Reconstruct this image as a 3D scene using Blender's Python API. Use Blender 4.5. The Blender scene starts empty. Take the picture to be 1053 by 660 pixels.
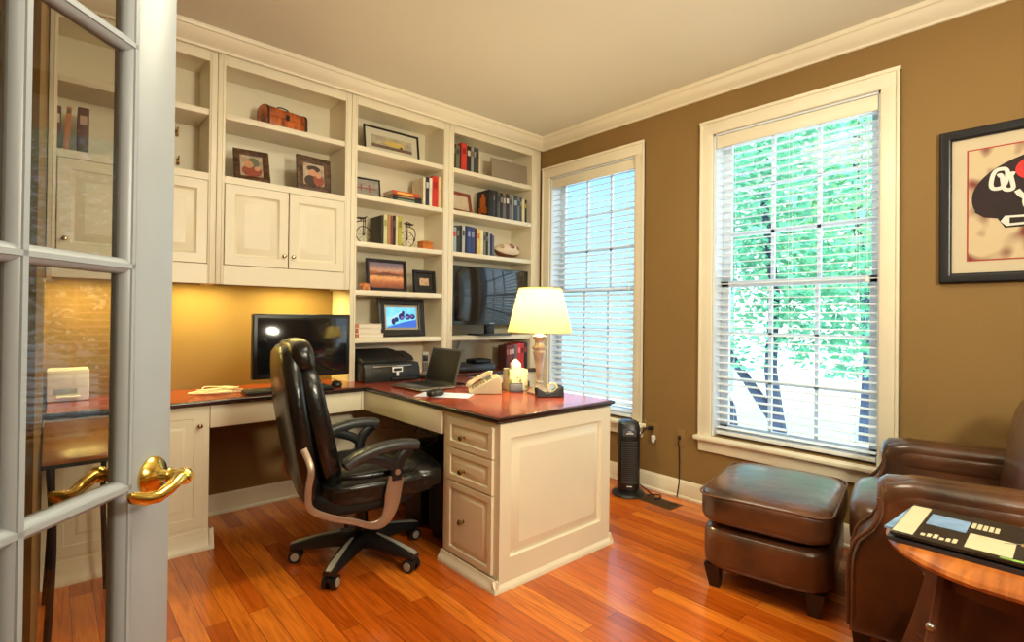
import bpy, bmesh, math, random
from mathutils import Vector, Matrix
random.seed(7)
PI = math.pi
C = bpy.context.scene.collection

# ------------------------------------------------------------------ helpers
def lin(c):
    c /= 255.0
    return c / 12.92 if c <= 0.04045 else ((c + 0.055) / 1.055) ** 2.4
def S(r, g, b):
    return (lin(r), lin(g), lin(b), 1.0)

_mats = {}
def mat(name, col, rough=0.5, metal=0.0, var=0.08, scale=6.0, bump=0.0, bscale=60.0, coat=0.0,
        emit=None, estr=0.0, spec=0.5, col2=None, stretch=None, detail=4.0, lo=0.35, hi=0.65):
    if name in _mats:
        return _mats[name]
    m = bpy.data.materials.new(name); m.use_nodes = True
    nt = m.node_tree; N = nt.nodes; L = nt.links
    p = N['Principled BSDF']
    p.inputs['Roughness'].default_value = rough
    p.inputs['Metallic'].default_value = metal
    p.inputs['Specular IOR Level'].default_value = spec
    p.inputs['Coat Weight'].default_value = coat
    p.inputs['Coat Roughness'].default_value = 0.12
    tc = N.new('ShaderNodeTexCoord')
    src = tc.outputs['Object']
    if stretch:
        mp = N.new('ShaderNodeMapping'); mp.inputs['Scale'].default_value = stretch
        L.new(src, mp.inputs['Vector']); src = mp.outputs['Vector']
    nz = N.new('ShaderNodeTexNoise'); nz.inputs['Scale'].default_value = scale; nz.inputs['Detail'].default_value = detail
    L.new(src, nz.inputs['Vector'])
    rp = N.new('ShaderNodeValToRGB')
    c2 = col2 or tuple(min(1, c * (1 + var)) for c in col[:3]) + (1,)
    c1 = col if col2 else tuple(c * (1 - var) for c in col[:3]) + (1,)
    rp.color_ramp.elements[0].position = lo; rp.color_ramp.elements[0].color = c1
    rp.color_ramp.elements[1].position = hi; rp.color_ramp.elements[1].color = c2
    L.new(nz.outputs['Fac'], rp.inputs['Fac'])
    L.new(rp.outputs['Color'], p.inputs['Base Color'])
    if bump:
        n2 = N.new('ShaderNodeTexNoise'); n2.inputs['Scale'].default_value = bscale; n2.inputs['Detail'].default_value = 3
        L.new(tc.outputs['Object'], n2.inputs['Vector'])
        b = N.new('ShaderNodeBump'); b.inputs['Strength'].default_value = bump; b.inputs['Distance'].default_value = 0.01
        L.new(n2.outputs['Fac'], b.inputs['Height']); L.new(b.outputs['Normal'], p.inputs['Normal'])
    if emit:
        p.inputs['Emission Color'].default_value = emit; p.inputs['Emission Strength'].default_value = estr
    _mats[name] = m
    return m

def glass_mat(name, tint=(1, 1, 1, 1), refl=0.06):
    m = bpy.data.materials.new(name); m.use_nodes = True
    nt = m.node_tree; N = nt.nodes; L = nt.links; N.remove(N['Principled BSDF'])
    t = N.new('ShaderNodeBsdfTransparent'); t.inputs['Color'].default_value = tint
    g = N.new('ShaderNodeBsdfGlossy'); g.inputs['Roughness'].default_value = 0.02
    lw = N.new('ShaderNodeLayerWeight'); lw.inputs['Blend'].default_value = 0.5
    pw_ = N.new('ShaderNodeMath'); pw_.operation = 'POWER'; pw_.inputs[1].default_value = 5.0
    L.new(lw.outputs['Facing'], pw_.inputs[0])
    fr = N.new('ShaderNodeMath'); fr.operation = 'MULTIPLY_ADD'; fr.inputs[1].default_value = 0.6; fr.inputs[2].default_value = refl*0.5
    L.new(pw_.outputs[0], fr.inputs[0])
    mx = N.new('ShaderNodeMixShader')
    L.new(fr.outputs[0], mx.inputs['Fac']); L.new(t.outputs[0], mx.inputs[1]); L.new(g.outputs[0], mx.inputs[2])
    L.new(mx.outputs[0], N['Material Output'].inputs['Surface'])
    return m

class B:
    """collects shapes into one bmesh"""
    def __init__(s): s.bm = bmesh.new()
    def add(s, vs, fs, M=None):
        bv = [s.bm.verts.new((M @ Vector(v)) if M is not None else v) for v in vs]
        for f in fs:
            try: s.bm.faces.new([bv[i] for i in f])
            except ValueError: pass
        return s
    def merge(s, t, M=None):
        t.verts.index_update()
        vs = [v.co.copy() for v in t.verts]; fs = [[v.index for v in f.verts] for f in t.faces]
        t.free(); return s.add(vs, fs, M)
    def box(s, x0, x1, y0, y1, z0, z1, bev=0.0, seg=2, M=None):
        t = bmesh.new(); bmesh.ops.create_cube(t, size=1)
        for v in t.verts:
            v.co = Vector(((x0+x1)/2 + v.co.x*(x1-x0), (y0+y1)/2 + v.co.y*(y1-y0), (z0+z1)/2 + v.co.z*(z1-z0)))
        if bev:
            bev = min(bev, 0.49*min(abs(x1-x0), abs(y1-y0), abs(z1-z0)))
            bmesh.ops.bevel(t, geom=t.edges[:], offset=bev, segments=seg, profile=0.5, affect='EDGES')
        return s.merge(t, M)
    def cyl(s, p0, p1, r0, r1=None, n=16, M=None):
        return s.tube([p0, p1], [r0, r0 if r1 is None else r1], n, M=M)
    def tube(s, pts, r, n=8, closed=False, flat=None, up=None, M=None):
        P = [Vector(p) for p in pts]; k = len(P)
        rs = r if isinstance(r, (list, tuple)) else [r]*k
        T = []
        for i in range(k):
            a = P[(i-1) % k] if (closed or i > 0) else P[i]
            b = P[(i+1) % k] if (closed or i < k-1) else P[i]
            d = (b-a); T.append(d.normalized() if d.length > 1e-9 else Vector((0, 0, 1)))
        u = Vector(up) if up else (Vector((0, 0, 1)) if abs(T[0].z) < 0.9 else Vector((1, 0, 0)))
        rings = []
        for i in range(k):
            if up: u = Vector(up)
            u = (u - T[i]*u.dot(T[i])).normalized(); w = T[i].cross(u)
            ring = []
            for j in range(n):
                an = 2*PI*j/n; cu, cw = math.cos(an), math.sin(an)
                if flat:
                    e = 0.5
                    cu = math.copysign(abs(cu)**e, cu)*flat[0]; cw = math.copysign(abs(cw)**e, cw)*flat[1]
                ring.append(P[i] + (u*cu + w*cw)*rs[i])
            rings.append(ring)
        return s.loft(rings, not closed, not closed, loop=closed, M=M)
    def loft(s, rings, c0=True, c1=True, loop=False, M=None):
        n = len(rings[0]); vs = [p for r in rings for p in r]; fs = []
        k = len(rings)
        for i in range(k if loop else k-1):
            i2 = (i+1) % k
            for j in range(n):
                fs.append((i*n+j, i*n+(j+1) % n, i2*n+(j+1) % n, i2*n+j))
        if c0: fs.append(tuple(range(n))[::-1])
        if c1: fs.append(tuple((k-1)*n+j for j in range(n)))
        return s.add(vs, fs, M)
    def lathe(s, prof, n=24, M=None):
        rings = [[(max(r, 1e-4)*math.cos(2*PI*j/n), max(r, 1e-4)*math.sin(2*PI*j/n), z) for j in range(n)] for r, z in prof]
        return s.loft(rings, M=M)
    def puff(s, poly, t0, t1, r, f, seg=4, M=None):
        """polygon extruded from t0 to t1 with rounded rims; f(u,v,t) -> point"""
        k = len(poly); A = sum(poly[i][0]*poly[(i+1) % k][1]-poly[(i+1) % k][0]*poly[i][1] for i in range(k))
        if A < 0: poly = poly[::-1]
        def off(d):
            out = []
            for i in range(k):
                p0, p, p1 = poly[i-1], poly[i], poly[(i+1) % k]
                def nn(a, b):
                    dx, dy = b[0]-a[0], b[1]-a[1]; l = math.hypot(dx, dy) or 1; return (-dy/l, dx/l)
                a, b = nn(p0, p), nn(p, p1); q = 1 + a[0]*b[0]+a[1]*b[1]; q = max(q, 0.35)
                out.append((p[0]+d*(a[0]+b[0])/q, p[1]+d*(a[1]+b[1])/q))
            return out
        lv = []
        for i in range(seg+1):
            a = PI/2*i/seg; lv.append((t0 + r*(1-math.sin(a)), r*(1-math.cos(a))))
        lv = lv[::-1]
        lv = [(t0 + r - r*math.cos(PI/2*i/seg), r - r*math.sin(PI/2*i/seg)) for i in range(seg+1)]
        lv += [(t1 - (t-t0), d) for t, d in lv[::-1]]
        rings = [[f(u, v, t) for u, v in off(d)] for t, d in lv]
        return s.loft(rings, M=M)
    def ell(s, c, r, e=2.0, div=10, M=None):
        """superellipsoid: e=2 ball, larger e = soft box"""
        t = bmesh.new(); bmesh.ops.create_cube(t, size=2)
        bmesh.ops.subdivide_edges(t, edges=t.edges[:], cuts=div, use_grid_fill=True)
        for v in t.verts:
            x, y, z = [math.tan(a*PI/4) for a in v.co]
            d = (abs(x)**e+abs(y)**e+abs(z)**e)**(1/e)
            v.co = Vector((c[0]+r[0]*x/d, c[1]+r[1]*y/d, c[2]+r[2]*z/d))
        return s.merge(t, M)
    def nested(s, o, U, V, Nn, w, h, loops, thick=0.0):
        """stepped rectangular relief; loops = (inset, depth)"""
        o, U, V, Nn = Vector(o), Vector(U), Vector(V), Vector(Nn)
        rings = []
        if thick: rings.append([o - Nn*thick + U*a + V*b for a, b in ((0, 0), (w, 0), (w, h), (0, h))])
        for i, d in loops:
            rings.append([o - Nn*d + U*a + V*b for a, b in ((i, i), (w-i, i), (w-i, h-i), (i, h-i))])
        return s.loft(rings)

def fin(name, b, m, ang=38):
    bmesh.ops.recalc_face_normals(b.bm, faces=b.bm.faces[:])
    me = bpy.data.meshes.new(name); b.bm.to_mesh(me); b.bm.free()
    for p in me.polygons: p.use_smooth = True
    me.set_sharp_from_angle(angle=math.radians(ang))
    me.materials.append(m)
    o = bpy.data.objects.new(name, me); C.objects.link(o)
    return o
def basis(o):
    return Matrix.LocRotScale(o.location, o.rotation_euler, o.scale)
def world_of(o):
    M = basis(o)
    while o.parent: o = o.parent; M = basis(o) @ M
    return M
def part(name, b, m, parent, world=False, ang=38):
    o = fin(name, b, m, ang)
    if world: o.data.transform(world_of(parent).inverted())
    o.parent = parent
    return o
def thing(name, label, cat, loc=(0, 0, 0), rot=0.0, group=None):
    o = bpy.data.objects.new(name, None); C.objects.link(o); o.empty_display_size = 0.05
    o.location = loc; o.rotation_euler = rot if isinstance(rot, tuple) else (0, 0, rot)
    o['label'] = label; o['category'] = cat
    if group: o['group'] = group
    return o
def single(name, b, m, label, cat, group=None, ang=38):
    o = fin(name, b, m, ang); o['label'] = label; o['category'] = cat
    if group: o['group'] = group
    return o
def struct(name, b, m, parent=None):
    o = fin(name, b, m)
    if parent is not None: o.parent = parent
    else: o['kind'] = 'structure'
    return o
def sroot(name, loc=(0, 0, 0), rot=0.0):
    o = bpy.data.objects.new(name, None); C.objects.link(o); o.location = loc; o.rotation_euler = (0, 0, rot)
    o['kind'] = 'structure'; return o
def Rz(a): return Matrix.Rotation(a, 4, 'Z')
def Rx(a): return Matrix.Rotation(a, 4, 'X')
def Ry(a): return Matrix.Rotation(a, 4, 'Y')
def T(x, y, z): return Matrix.Translation((x, y, z))

def text_mesh(b, txt, size, f, bold=0.0, depth=0.0):
    """flat lettering from the built-in font, mapped by f(u,v)"""
    cu = bpy.data.curves.new('lettering', 'FONT'); cu.body = txt; cu.size = size
    cu.align_x = 'CENTER'; cu.align_y = 'CENTER'; cu.offset = bold
    o = bpy.data.objects.new('lettering', cu); C.objects.link(o)
    dg = bpy.context.evaluated_depsgraph_get(); dg.update()
    me = bpy.data.meshes.new_from_object(o.evaluated_get(dg))
    vs = [f(v.co.x, v.co.y) for v in me.vertices]; fs = [tuple(p.vertices) for p in me.polygons]
    b.add(vs, fs)
    bpy.data.objects.remove(o); bpy.data.curves.remove(cu); bpy.data.meshes.remove(me)

# ------------------------------------------------------------------ key dimensions
XR, YB, YW, ZCEIL = 3.172, 3.214, 3.495, 2.715     # right wall, bookcase front, back wall, ceiling
ZT = 0.758                                          # worktop
XL, YF = -0.45, -1.30
CREAM = mat('cream_paint', S(236, 226, 200), 0.38, var=0.03, scale=2.0)
CREAMW = mat('trim_paint', S(238, 229, 205), 0.35, var=0.03, scale=2.0)
TAN = mat('tan_wall_paint', S(138, 107, 59), 0.75, var=0.05, scale=1.2, bump=0.05, bscale=180)
CEILM = mat('ceiling_paint', S(224, 219, 202), 0.85, var=0.02, scale=1.0)
BLACKP = mat('black_plastic', S(22, 22, 24), 0.35, var=0.15, scale=8)
BLACKM = mat('black_matte', S(14, 14, 16), 0.6, var=0.15, scale=8)
BRASS = mat('polished_brass', S(228, 192, 100), 0.18, metal=1.0, var=0.06)
BRONZE = mat('bronze_knob', S(176, 152, 118), 0.22, metal=1.0, var=0.06)
STEEL = mat('satin_steel', S(190, 188, 182), 0.28, metal=1.0, var=0.05)
WHITEP = mat('white_plastic', S(232, 232, 228), 0.4, var=0.03)
PAGES = mat('book_pages', S(226, 212, 180), 0.8, var=0.08, scale=4, stretch=(1, 1, 60))

def floor_material():
    m = bpy.data.materials.new('oak_strip_floor'); m.use_nodes = True
    nt = m.node_tree; N = nt.nodes; L = nt.links; p = N['Principled BSDF']
    tc = N.new('ShaderNodeTexCoord'); mp = N.new('ShaderNodeMapping')
    mp.inputs['Rotation'].default_value = (0, 0, PI/2)
    L.new(tc.outputs['Object'], mp.inputs['Vector'])
    br = N.new('ShaderNodeTexBrick'); br.offset = 0.37; br.offset_frequency = 2; br.squash = 1
    br.inputs['Scale'].default_value = 1.0; br.inputs['Mortar Size'].default_value = 0.0012
    br.inputs['Mortar Smooth'].default_value = 0.2; br.inputs['Bias'].default_value = 0.0
    br.inputs['Brick Width'].default_value = 0.95; br.inputs['Row Height'].default_value = 0.076
    br.inputs['Color1'].default_value = (0, 0, 0, 1); br.inputs['Color2'].default_value = (1, 1, 1, 1)
    br.inputs['Mortar'].default_value = (0.5, 0.5, 0.5, 1)
    L.new(mp.outputs['Vector'], br.inputs['Vector'])
    rp = N.new('ShaderNodeValToRGB')
    e = rp.color_ramp.elements
    e[0].position = 0.0; e[0].color = S(172, 78, 16)
    e[1].position = 1.0; e[1].color = S(226, 128, 38)
    x = e.new(0.5); x.color = S(202, 98, 22)
    L.new(br.outputs['Color'], rp.inputs['Fac'])
    ms = N.new('ShaderNodeMapping'); ms.inputs['Scale'].default_value = (38, 2.2, 1)
    L.new(tc.outputs['Object'], ms.inputs['Vector'])
    nz = N.new('ShaderNodeTexNoise'); nz.inputs['Scale'].default_value = 1.6; nz.inputs['Detail'].default_value = 6; nz.inputs['Distortion'].default_value = 1.2
    L.new(ms.outputs['Vector'], nz.inputs['Vector'])
    gr = N.new('ShaderNodeValToRGB'); gr.color_ramp.elements[0].position = 0.3; gr.color_ramp.elements[0].color = (0.66, 0.56, 0.46, 1)
    gr.color_ramp.elements[1].position = 0.62; gr.color_ramp.elements[1].color = (1.06, 1.04, 1.0, 1)
    L.new(nz.outputs['Fac'], gr.inputs['Fac'])
    mx = N.new('ShaderNodeMixRGB'); mx.blend_type = 'MULTIPLY'; mx.inputs['Fac'].default_value = 1
    L.new(rp.outputs['Color'], mx.inputs['Color1']); L.new(gr.outputs['Color'], mx.inputs['Color2'])
    m2 = N.new('ShaderNodeMixRGB'); m2.blend_type = 'MIX'; m2.inputs['Color2'].default_value = S(110, 48, 16)
    L.new(br.outputs['Fac'], m2.inputs['Fac']); L.new(mx.outputs['Color'], m2.inputs['Color1'])
    L.new(m2.outputs['Color'], p.inputs['Base Color'])
    p.inputs['Roughness'].default_value = 0.24
    p.inputs['Coat Weight'].default_value = 0.35; p.inputs['Coat Roughness'].default_value = 0.14
    bp = N.new('ShaderNodeBump'); bp.inputs['Strength'].default_value = 0.25; bp.inputs['Distance'].default_value = 0.003
    iv = N.new('ShaderNodeMath'); iv.operation = 'SUBTRACT'; iv.inputs[0].default_value = 1
    L.new(br.outputs['Fac'], iv.inputs[1]); L.new(iv.outputs[0], bp.inputs['Height']); L.new(bp.outputs['Normal'], p.inputs['Normal'])
    return m

# ------------------------------------------------------------------ room shell
struct('floor', B().box(XL-0.1, XR+0.14, YF-0.1, YW+0.1, -0.08, 0.0), floor_material())
struct('ceiling', B().box(XL-0.1, XR+0.14, YF-0.1, YW+0.1, ZCEIL, ZCEIL+0.08), CEILM)
struct('wall_back', B().box(XL-0.1, XR+0.14, YW, YW+0.1, 0, ZCEIL), TAN)
struct('wall_front', B().box(XL-0.1, XR+0.14, YF-0.1, YF, 0, ZCEIL), TAN)
LJ = -0.022
b = B(); b.box(LJ-0.1, LJ, 1.42, YW, 0, ZCEIL); b.box(XL-0.1, XL, YF, 1.42, 0, ZCEIL); b.box(XL-0.1, LJ-0.1, 1.42, 1.52, 0, ZCEIL)
struct('wall_left', b, TAN)
W1 = (2.24, 3.10); W2 = (0.745, 1.645); WZ = (0.45, 2.375)
b = B(); x0, x1 = XR, XR+0.14
b.box(x0, x1, YF, W2[0], 0, ZCEIL); b.box(x0, x1, W2[1], W1[0], 0, ZCEIL); b.box(x0, x1, W1[1], YW, 0, ZCEIL)
for w in (W1, W2): b.box(x0, x1, w[0], w[1], 0, WZ[0]); b.box(x0, x1, w[0], w[1], WZ[1], ZCEIL)
struct('wall_right', b, TAN)

def moulding(name, prof, p0, p1, inward, m=CREAMW):
    """prof: (out, z) polygon swept from p0 to p1"""
    p0, p1, iv = Vector(p0), Vector(p1), Vector(inward)
    rings = [[p + iv*o + Vector((0, 0, z)) for o, z in prof] for p in (p0, p1)]
    return struct(name, B().loft(rings), m)
crown = [(0, 2.622), (0.012, 2.622), (0.014, 2.634), (0.022, 2.640), (0.036, 2.648), (0.055, 2.664), (0.068, 2.682), (0.072, 2.690),
         (0.082, 2.693), (0.086, 2.700), (0.086, ZCEIL), (0, ZCEIL)]
moulding('trim_1', crown, (XR, YF, 0), (XR, YB-0.02, 0), (-1, 0, 0))
moulding('trim_2', crown, (LJ, YB-0.012, 0), (XR, YB-0.012, 0), (0, -1, 0))
base = [(0, 0), (0.022, 0), (0.022, 0.012), (0.014, 0.02), (0.014, 0.095), (0.010, 0.108), (0.004, 0.118), (0, 0.118)]
moulding('baseboard_right', base, (XR, YF, 0), (XR, YB, 0), (-1, 0, 0))
moulding('baseboard_back', base, (0.60, YW, 0), (1.45, YW, 0), (0, -1, 0))
moulding('baseboard_front', base, (XL, YF, 0), (XR, YF, 0), (0, 1, 0))

# ------------------------------------------------------------------ windows + blinds
PANE = glass_mat('window_glass')
SASH = mat('sash_paint', S(225, 232, 238), 0.4, var=0.02)
def window(i, w):
    r = sroot('window_%d' % i, (XR, (w[0]+w[1])/2, WZ[0])); x = XR
    y0, y1, z0, z1 = w[0], w[1], WZ[0], WZ[1]
    def P(n, b, m): 
        o = fin(n, b, m); o.data.transform(world_of(r).inverted()); o.parent = r; return o
    b = B(); cw = 0.083
    for ya, yb in ((y0-cw, y0), (y1, y1+cw)):
        b.box(x-0.018, x, ya, yb, z0-0.005, z1+cw, 0.004); 
    b.box(x-0.020, x, y0-cw, y1+cw, z1, z1+cw+0.004, 0.004)
    b.box(x-0.030, x-0.016, y0-cw-0.004, y1+cw+0.004, z1+cw-0.012, z1+cw+0.008, 0.004)
    for ya, yb in ((y0-cw, y0-cw+0.014), (y1+cw-0.014, y1+cw)): b.box(x-0.028, x, ya, yb, z0-0.005, z1+cw, 0.004)
    P('casing', b, CREAMW)
    b = B(); b.box(x-0.055, x+0.10, y0-cw-0.02, y1+cw+0.02, z0-0.032, z0-0.004, 0.008, 3)
    b.box(x-0.022, x, y0-cw, y1+cw, z0-0.105, z0-0.032, 0.006); b.box(x-0.032, x, y0-cw, y1+cw, z0-0.050, z0-0.032, 0.006)
    P('sill', b, CREAMW)
    b = B(); b.box(x, x+0.14, y0, y0+0.012, z0, z1); b.box(x, x+0.14, y1-0.012, y1, z0, z1); b.box(x, x+0.14, y0, y1, z1-0.012, z1); b.box(x+0.09, x+0.14, y0, y1, z0-0.01, z0+0.012)
    P('jamb', b, SASH)
    zm = 1.418; st = 0.055
    for nm, xa, za, zb in (('lower_sash', x+0.082, z0, zm+0.02), ('upper_sash', x+0.110, zm-0.02, z1)):
        xb = xa+0.026; b = B()
        ya, yb = y0+0.012, y1-0.012
        b.box(xa, xb, ya, ya+st, za, zb, 0.004); b.box(xa, xb, yb-st, yb, za, zb, 0.004)
        bot = 0.07 if nm == 'lower_sash' else 0.042
        top = 0.042 if nm == 'lower_sash' else 0.055
        b.box(xa, xb, ya, yb, za, za+bot, 0.004); b.box(xa, xb, ya, yb, zb-top, zb, 0.004)
        for k in (1, 2):
            yy = ya+st+(yb-ya-2*st)*k/3; b.box(xa+0.003, xb-0.003, yy-0.010, yy+0.010, za+bot, zb-top)
            zz = za+bot+(zb-za-bot-top)*k/3; b.box(xa+0.003, xb-0.003, ya+st, yb-st, zz-0.010, zz+0.010)
        so = P(nm, b, SASH)
        g = fin('pane', B().box(xa+0.011, xa+0.015, ya+0.03, yb-0.03, za+0.03, zb-0.03), PANE)
        g.data.transform(world_of(r).inverted()); g.parent = so
window(1, W1); window(2, W2)

SLAT = mat('white_blind_slat', S(236, 240, 244), 0.5, var=0.02)
def blind(w, tilt, label, drop):
    y0, y1 = w[0]+0.016, w[1]-0.016; zt = WZ[1]-0.014
    r = thing('window_blind', label, 'window blind', (XR+0.035, (y0+y1)/2, WZ[0]+0.01), group='window blinds')
    hw = (y1-y0)/2; H = zt-(WZ[0]+0.01)
    b = B(); b.box(-0.030, -0.020, -hw, hw, H-0.078, H, 0.003); b.box(-0.018, 0.030, -hw, hw, H-0.045, H, 0.002)
    part('valance', b, CREAMW, r)
    b = B(); z = drop+0.045; p = 0.0455
    while z < H-0.06:
        M = T(0.006, 0, z) @ Ry(tilt)
        rings = []
        for yy in (-hw+0.004, hw-0.004):
            rings.append([(xx, yy, 0.0035*(1-(xx/0.025)**2)+dz) for xx, dz in ((-0.025, 0), (-0.012, 0), (0, 0), (0.012, 0), (0.025, 0), (0.025, 0.0026), (0.012, 0.0026), (0, 0.0026), (-0.012, 0.0026), (-0.025, 0.0026))])
        b.loft(rings, M=M); z += p
    part('slats', b, SLAT, r)
    part('bottom_rail', B().box(-0.020, 0.032, -hw+0.004, hw-0.004, drop+0.004, drop+0.026, 0.004), SLAT, r)
    for yy in (-hw*0.78, 0.0, hw*0.78):
        b = B()
        for xx in (-0.021, 0.033): b.cyl((xx, yy, drop+0.02), (xx, yy, H-0.05), 0.0012, n=5)
        part('ladder_cord', b, SLAT, r)
    b = B(); b.cyl((-0.026, -hw*0.90, H-0.07), (-0.026, -hw*0.90, H-0.93), 0.0014, n=5)
    c = part('pull_cord', b, SLAT, r)
    part('tassel', B().lathe([(0.003, 0), (0.008, -0.012), (0.009, -0.035), (0.003, -0.04)], 10, T(-0.026, -hw*0.90, H-0.93)), WHITEP, c)
blind(W1, math.radians(-22), 'white slatted blind in the narrower window behind the lamp', 0.0)
blind(W2, math.radians(-4), 'white slatted blind in the leafy window above the ottoman', 0.0)

# ------------------------------------------------------------------ outside
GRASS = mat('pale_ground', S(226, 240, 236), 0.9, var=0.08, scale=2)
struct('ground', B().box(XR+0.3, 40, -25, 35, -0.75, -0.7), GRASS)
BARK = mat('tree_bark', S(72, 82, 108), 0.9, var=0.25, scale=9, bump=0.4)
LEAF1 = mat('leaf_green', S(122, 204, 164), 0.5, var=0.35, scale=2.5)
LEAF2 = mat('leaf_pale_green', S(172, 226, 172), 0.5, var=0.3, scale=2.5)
def leafy(parent, m, blobs, n, size, seed):
    rnd = random.Random(seed); vs = []; fs = []
    for _ in range(n):
        c, r = rnd.choice(blobs)
        while True:
            d = Vector((rnd.uniform(-1, 1), rnd.uniform(-1, 1), rnd.uniform(-1, 1)))
            if d.length < 1: break
        p = Vector(c) + Vector((d.x*r[0], d.y*r[1], d.z*r[2])); s = size*rnd.uniform(0.6, 1.3)
        a = Vector((rnd.gauss(0, 1), rnd.gauss(0, 1), rnd.gauss(0, 0.5))).normalized()
        c2 = a.cross(Vector((rnd.gauss(0, 1), rnd.gauss(0, 1), rnd.gauss(0, 1)))).normalized()
        k = len(vs)
        vs += [p - a*s, p - c2*s*0.42 - a*s*0.1, p + a*s, p + c2*s*0.42 - a*s*0.1]; fs.append((k, k+1, k+2, k+3))
    return part('foliage', B().add(vs, fs), m, parent)
def tree(label, loc, limbs, blobs, n, size, m, seed, sc_=1.0):
    r = thing('tree', label, 'tree', loc, group='trees outside the window'); r.scale = (sc_,)*3
    b = B()
    for pts, r0, r1 in limbs:
        k = len(pts); b.tube(pts, [r0+(r1-r0)*i/(k-1) for i in range(k)], 9)
    part('trunk', b, BARK, r)
    leafy(r, m, blobs, n, size, seed)
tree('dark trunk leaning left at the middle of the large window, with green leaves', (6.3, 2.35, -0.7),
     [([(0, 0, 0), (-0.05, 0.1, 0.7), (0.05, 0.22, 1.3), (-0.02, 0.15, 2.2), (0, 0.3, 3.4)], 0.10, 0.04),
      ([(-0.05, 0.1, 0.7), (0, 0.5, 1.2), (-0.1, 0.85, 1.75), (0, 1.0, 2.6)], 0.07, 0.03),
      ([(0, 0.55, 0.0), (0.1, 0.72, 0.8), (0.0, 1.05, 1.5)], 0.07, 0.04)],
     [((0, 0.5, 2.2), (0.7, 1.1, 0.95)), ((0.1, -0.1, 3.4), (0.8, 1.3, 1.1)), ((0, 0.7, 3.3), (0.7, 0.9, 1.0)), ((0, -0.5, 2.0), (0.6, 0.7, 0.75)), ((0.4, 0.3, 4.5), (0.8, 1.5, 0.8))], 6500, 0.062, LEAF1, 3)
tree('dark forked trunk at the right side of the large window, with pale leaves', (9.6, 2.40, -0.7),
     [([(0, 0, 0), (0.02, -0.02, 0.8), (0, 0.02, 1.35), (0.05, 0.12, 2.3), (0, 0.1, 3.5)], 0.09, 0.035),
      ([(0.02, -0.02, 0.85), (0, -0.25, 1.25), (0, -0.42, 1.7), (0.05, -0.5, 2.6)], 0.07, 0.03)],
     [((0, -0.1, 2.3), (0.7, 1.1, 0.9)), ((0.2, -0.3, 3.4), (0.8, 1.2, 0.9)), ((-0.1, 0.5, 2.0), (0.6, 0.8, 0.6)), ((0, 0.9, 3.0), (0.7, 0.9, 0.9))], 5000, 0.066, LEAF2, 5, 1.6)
hb = thing('neighbor_house', 'pale blue sided house seen faintly through the lamp window blind', 'house', (11.5, 9.0, -0.7))
part('wall', B().box(-1.5, 2, -2.6, 4.5, 0, 5.4), mat('pale_blue_siding', S(150, 194, 226), 0.7, var=0.06, scale=1, stretch=(0.1, 0.1, 14)), hb)
part('roof', B().loft([[(-1.9, y, 5.4), (2.3, y, 5.4), (0.2, y, 7.2)] for y in (-2.9, 4.8)]), mat('grey_shingle', S(150, 165, 180), 0.9, var=0.2, scale=6), hb)

# ------------------------------------------------------------------ built-in shelving units
MIDS = [LJ+0.002, 0.6725, 1.4455, 2.2065, 3.16]
OPEN = [(0.012, 0.633), (0.712, 1.404), (1.487, 2.161), (2.252, 3.058)]
ZTOP, ZHEAD = 2.712, 2.569
EX, EZ, EY = Vector((1, 0, 0)), Vector((0, 0, 1)), Vector((0, 1, 0))
RAISED = [(0, 0.0), (0.002, -0.002), (0.050, -0.002), (0.056, 0.010), (0.064, 0.014), (0.100, -0.003), (0.103, -0.003)]
def knob(parent, p, n, m=BRONZE, s=1.0):
    q = Vector(n).normalized().to_track_quat('Z', 'Y').to_matrix().to_4x4()
    b = B().lathe([(0.009*s, 0), (0.005*s, 0.004*s), (0.005*s, 0.014*s), (0.013*s, 0.019*s), (0.014*s, 0.025*s), (0.010*s, 0.030*s), (0.0, 0.032*s)], 14, T(*p) @ q)
    return part('knob', b, m, parent, world=True)
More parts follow.
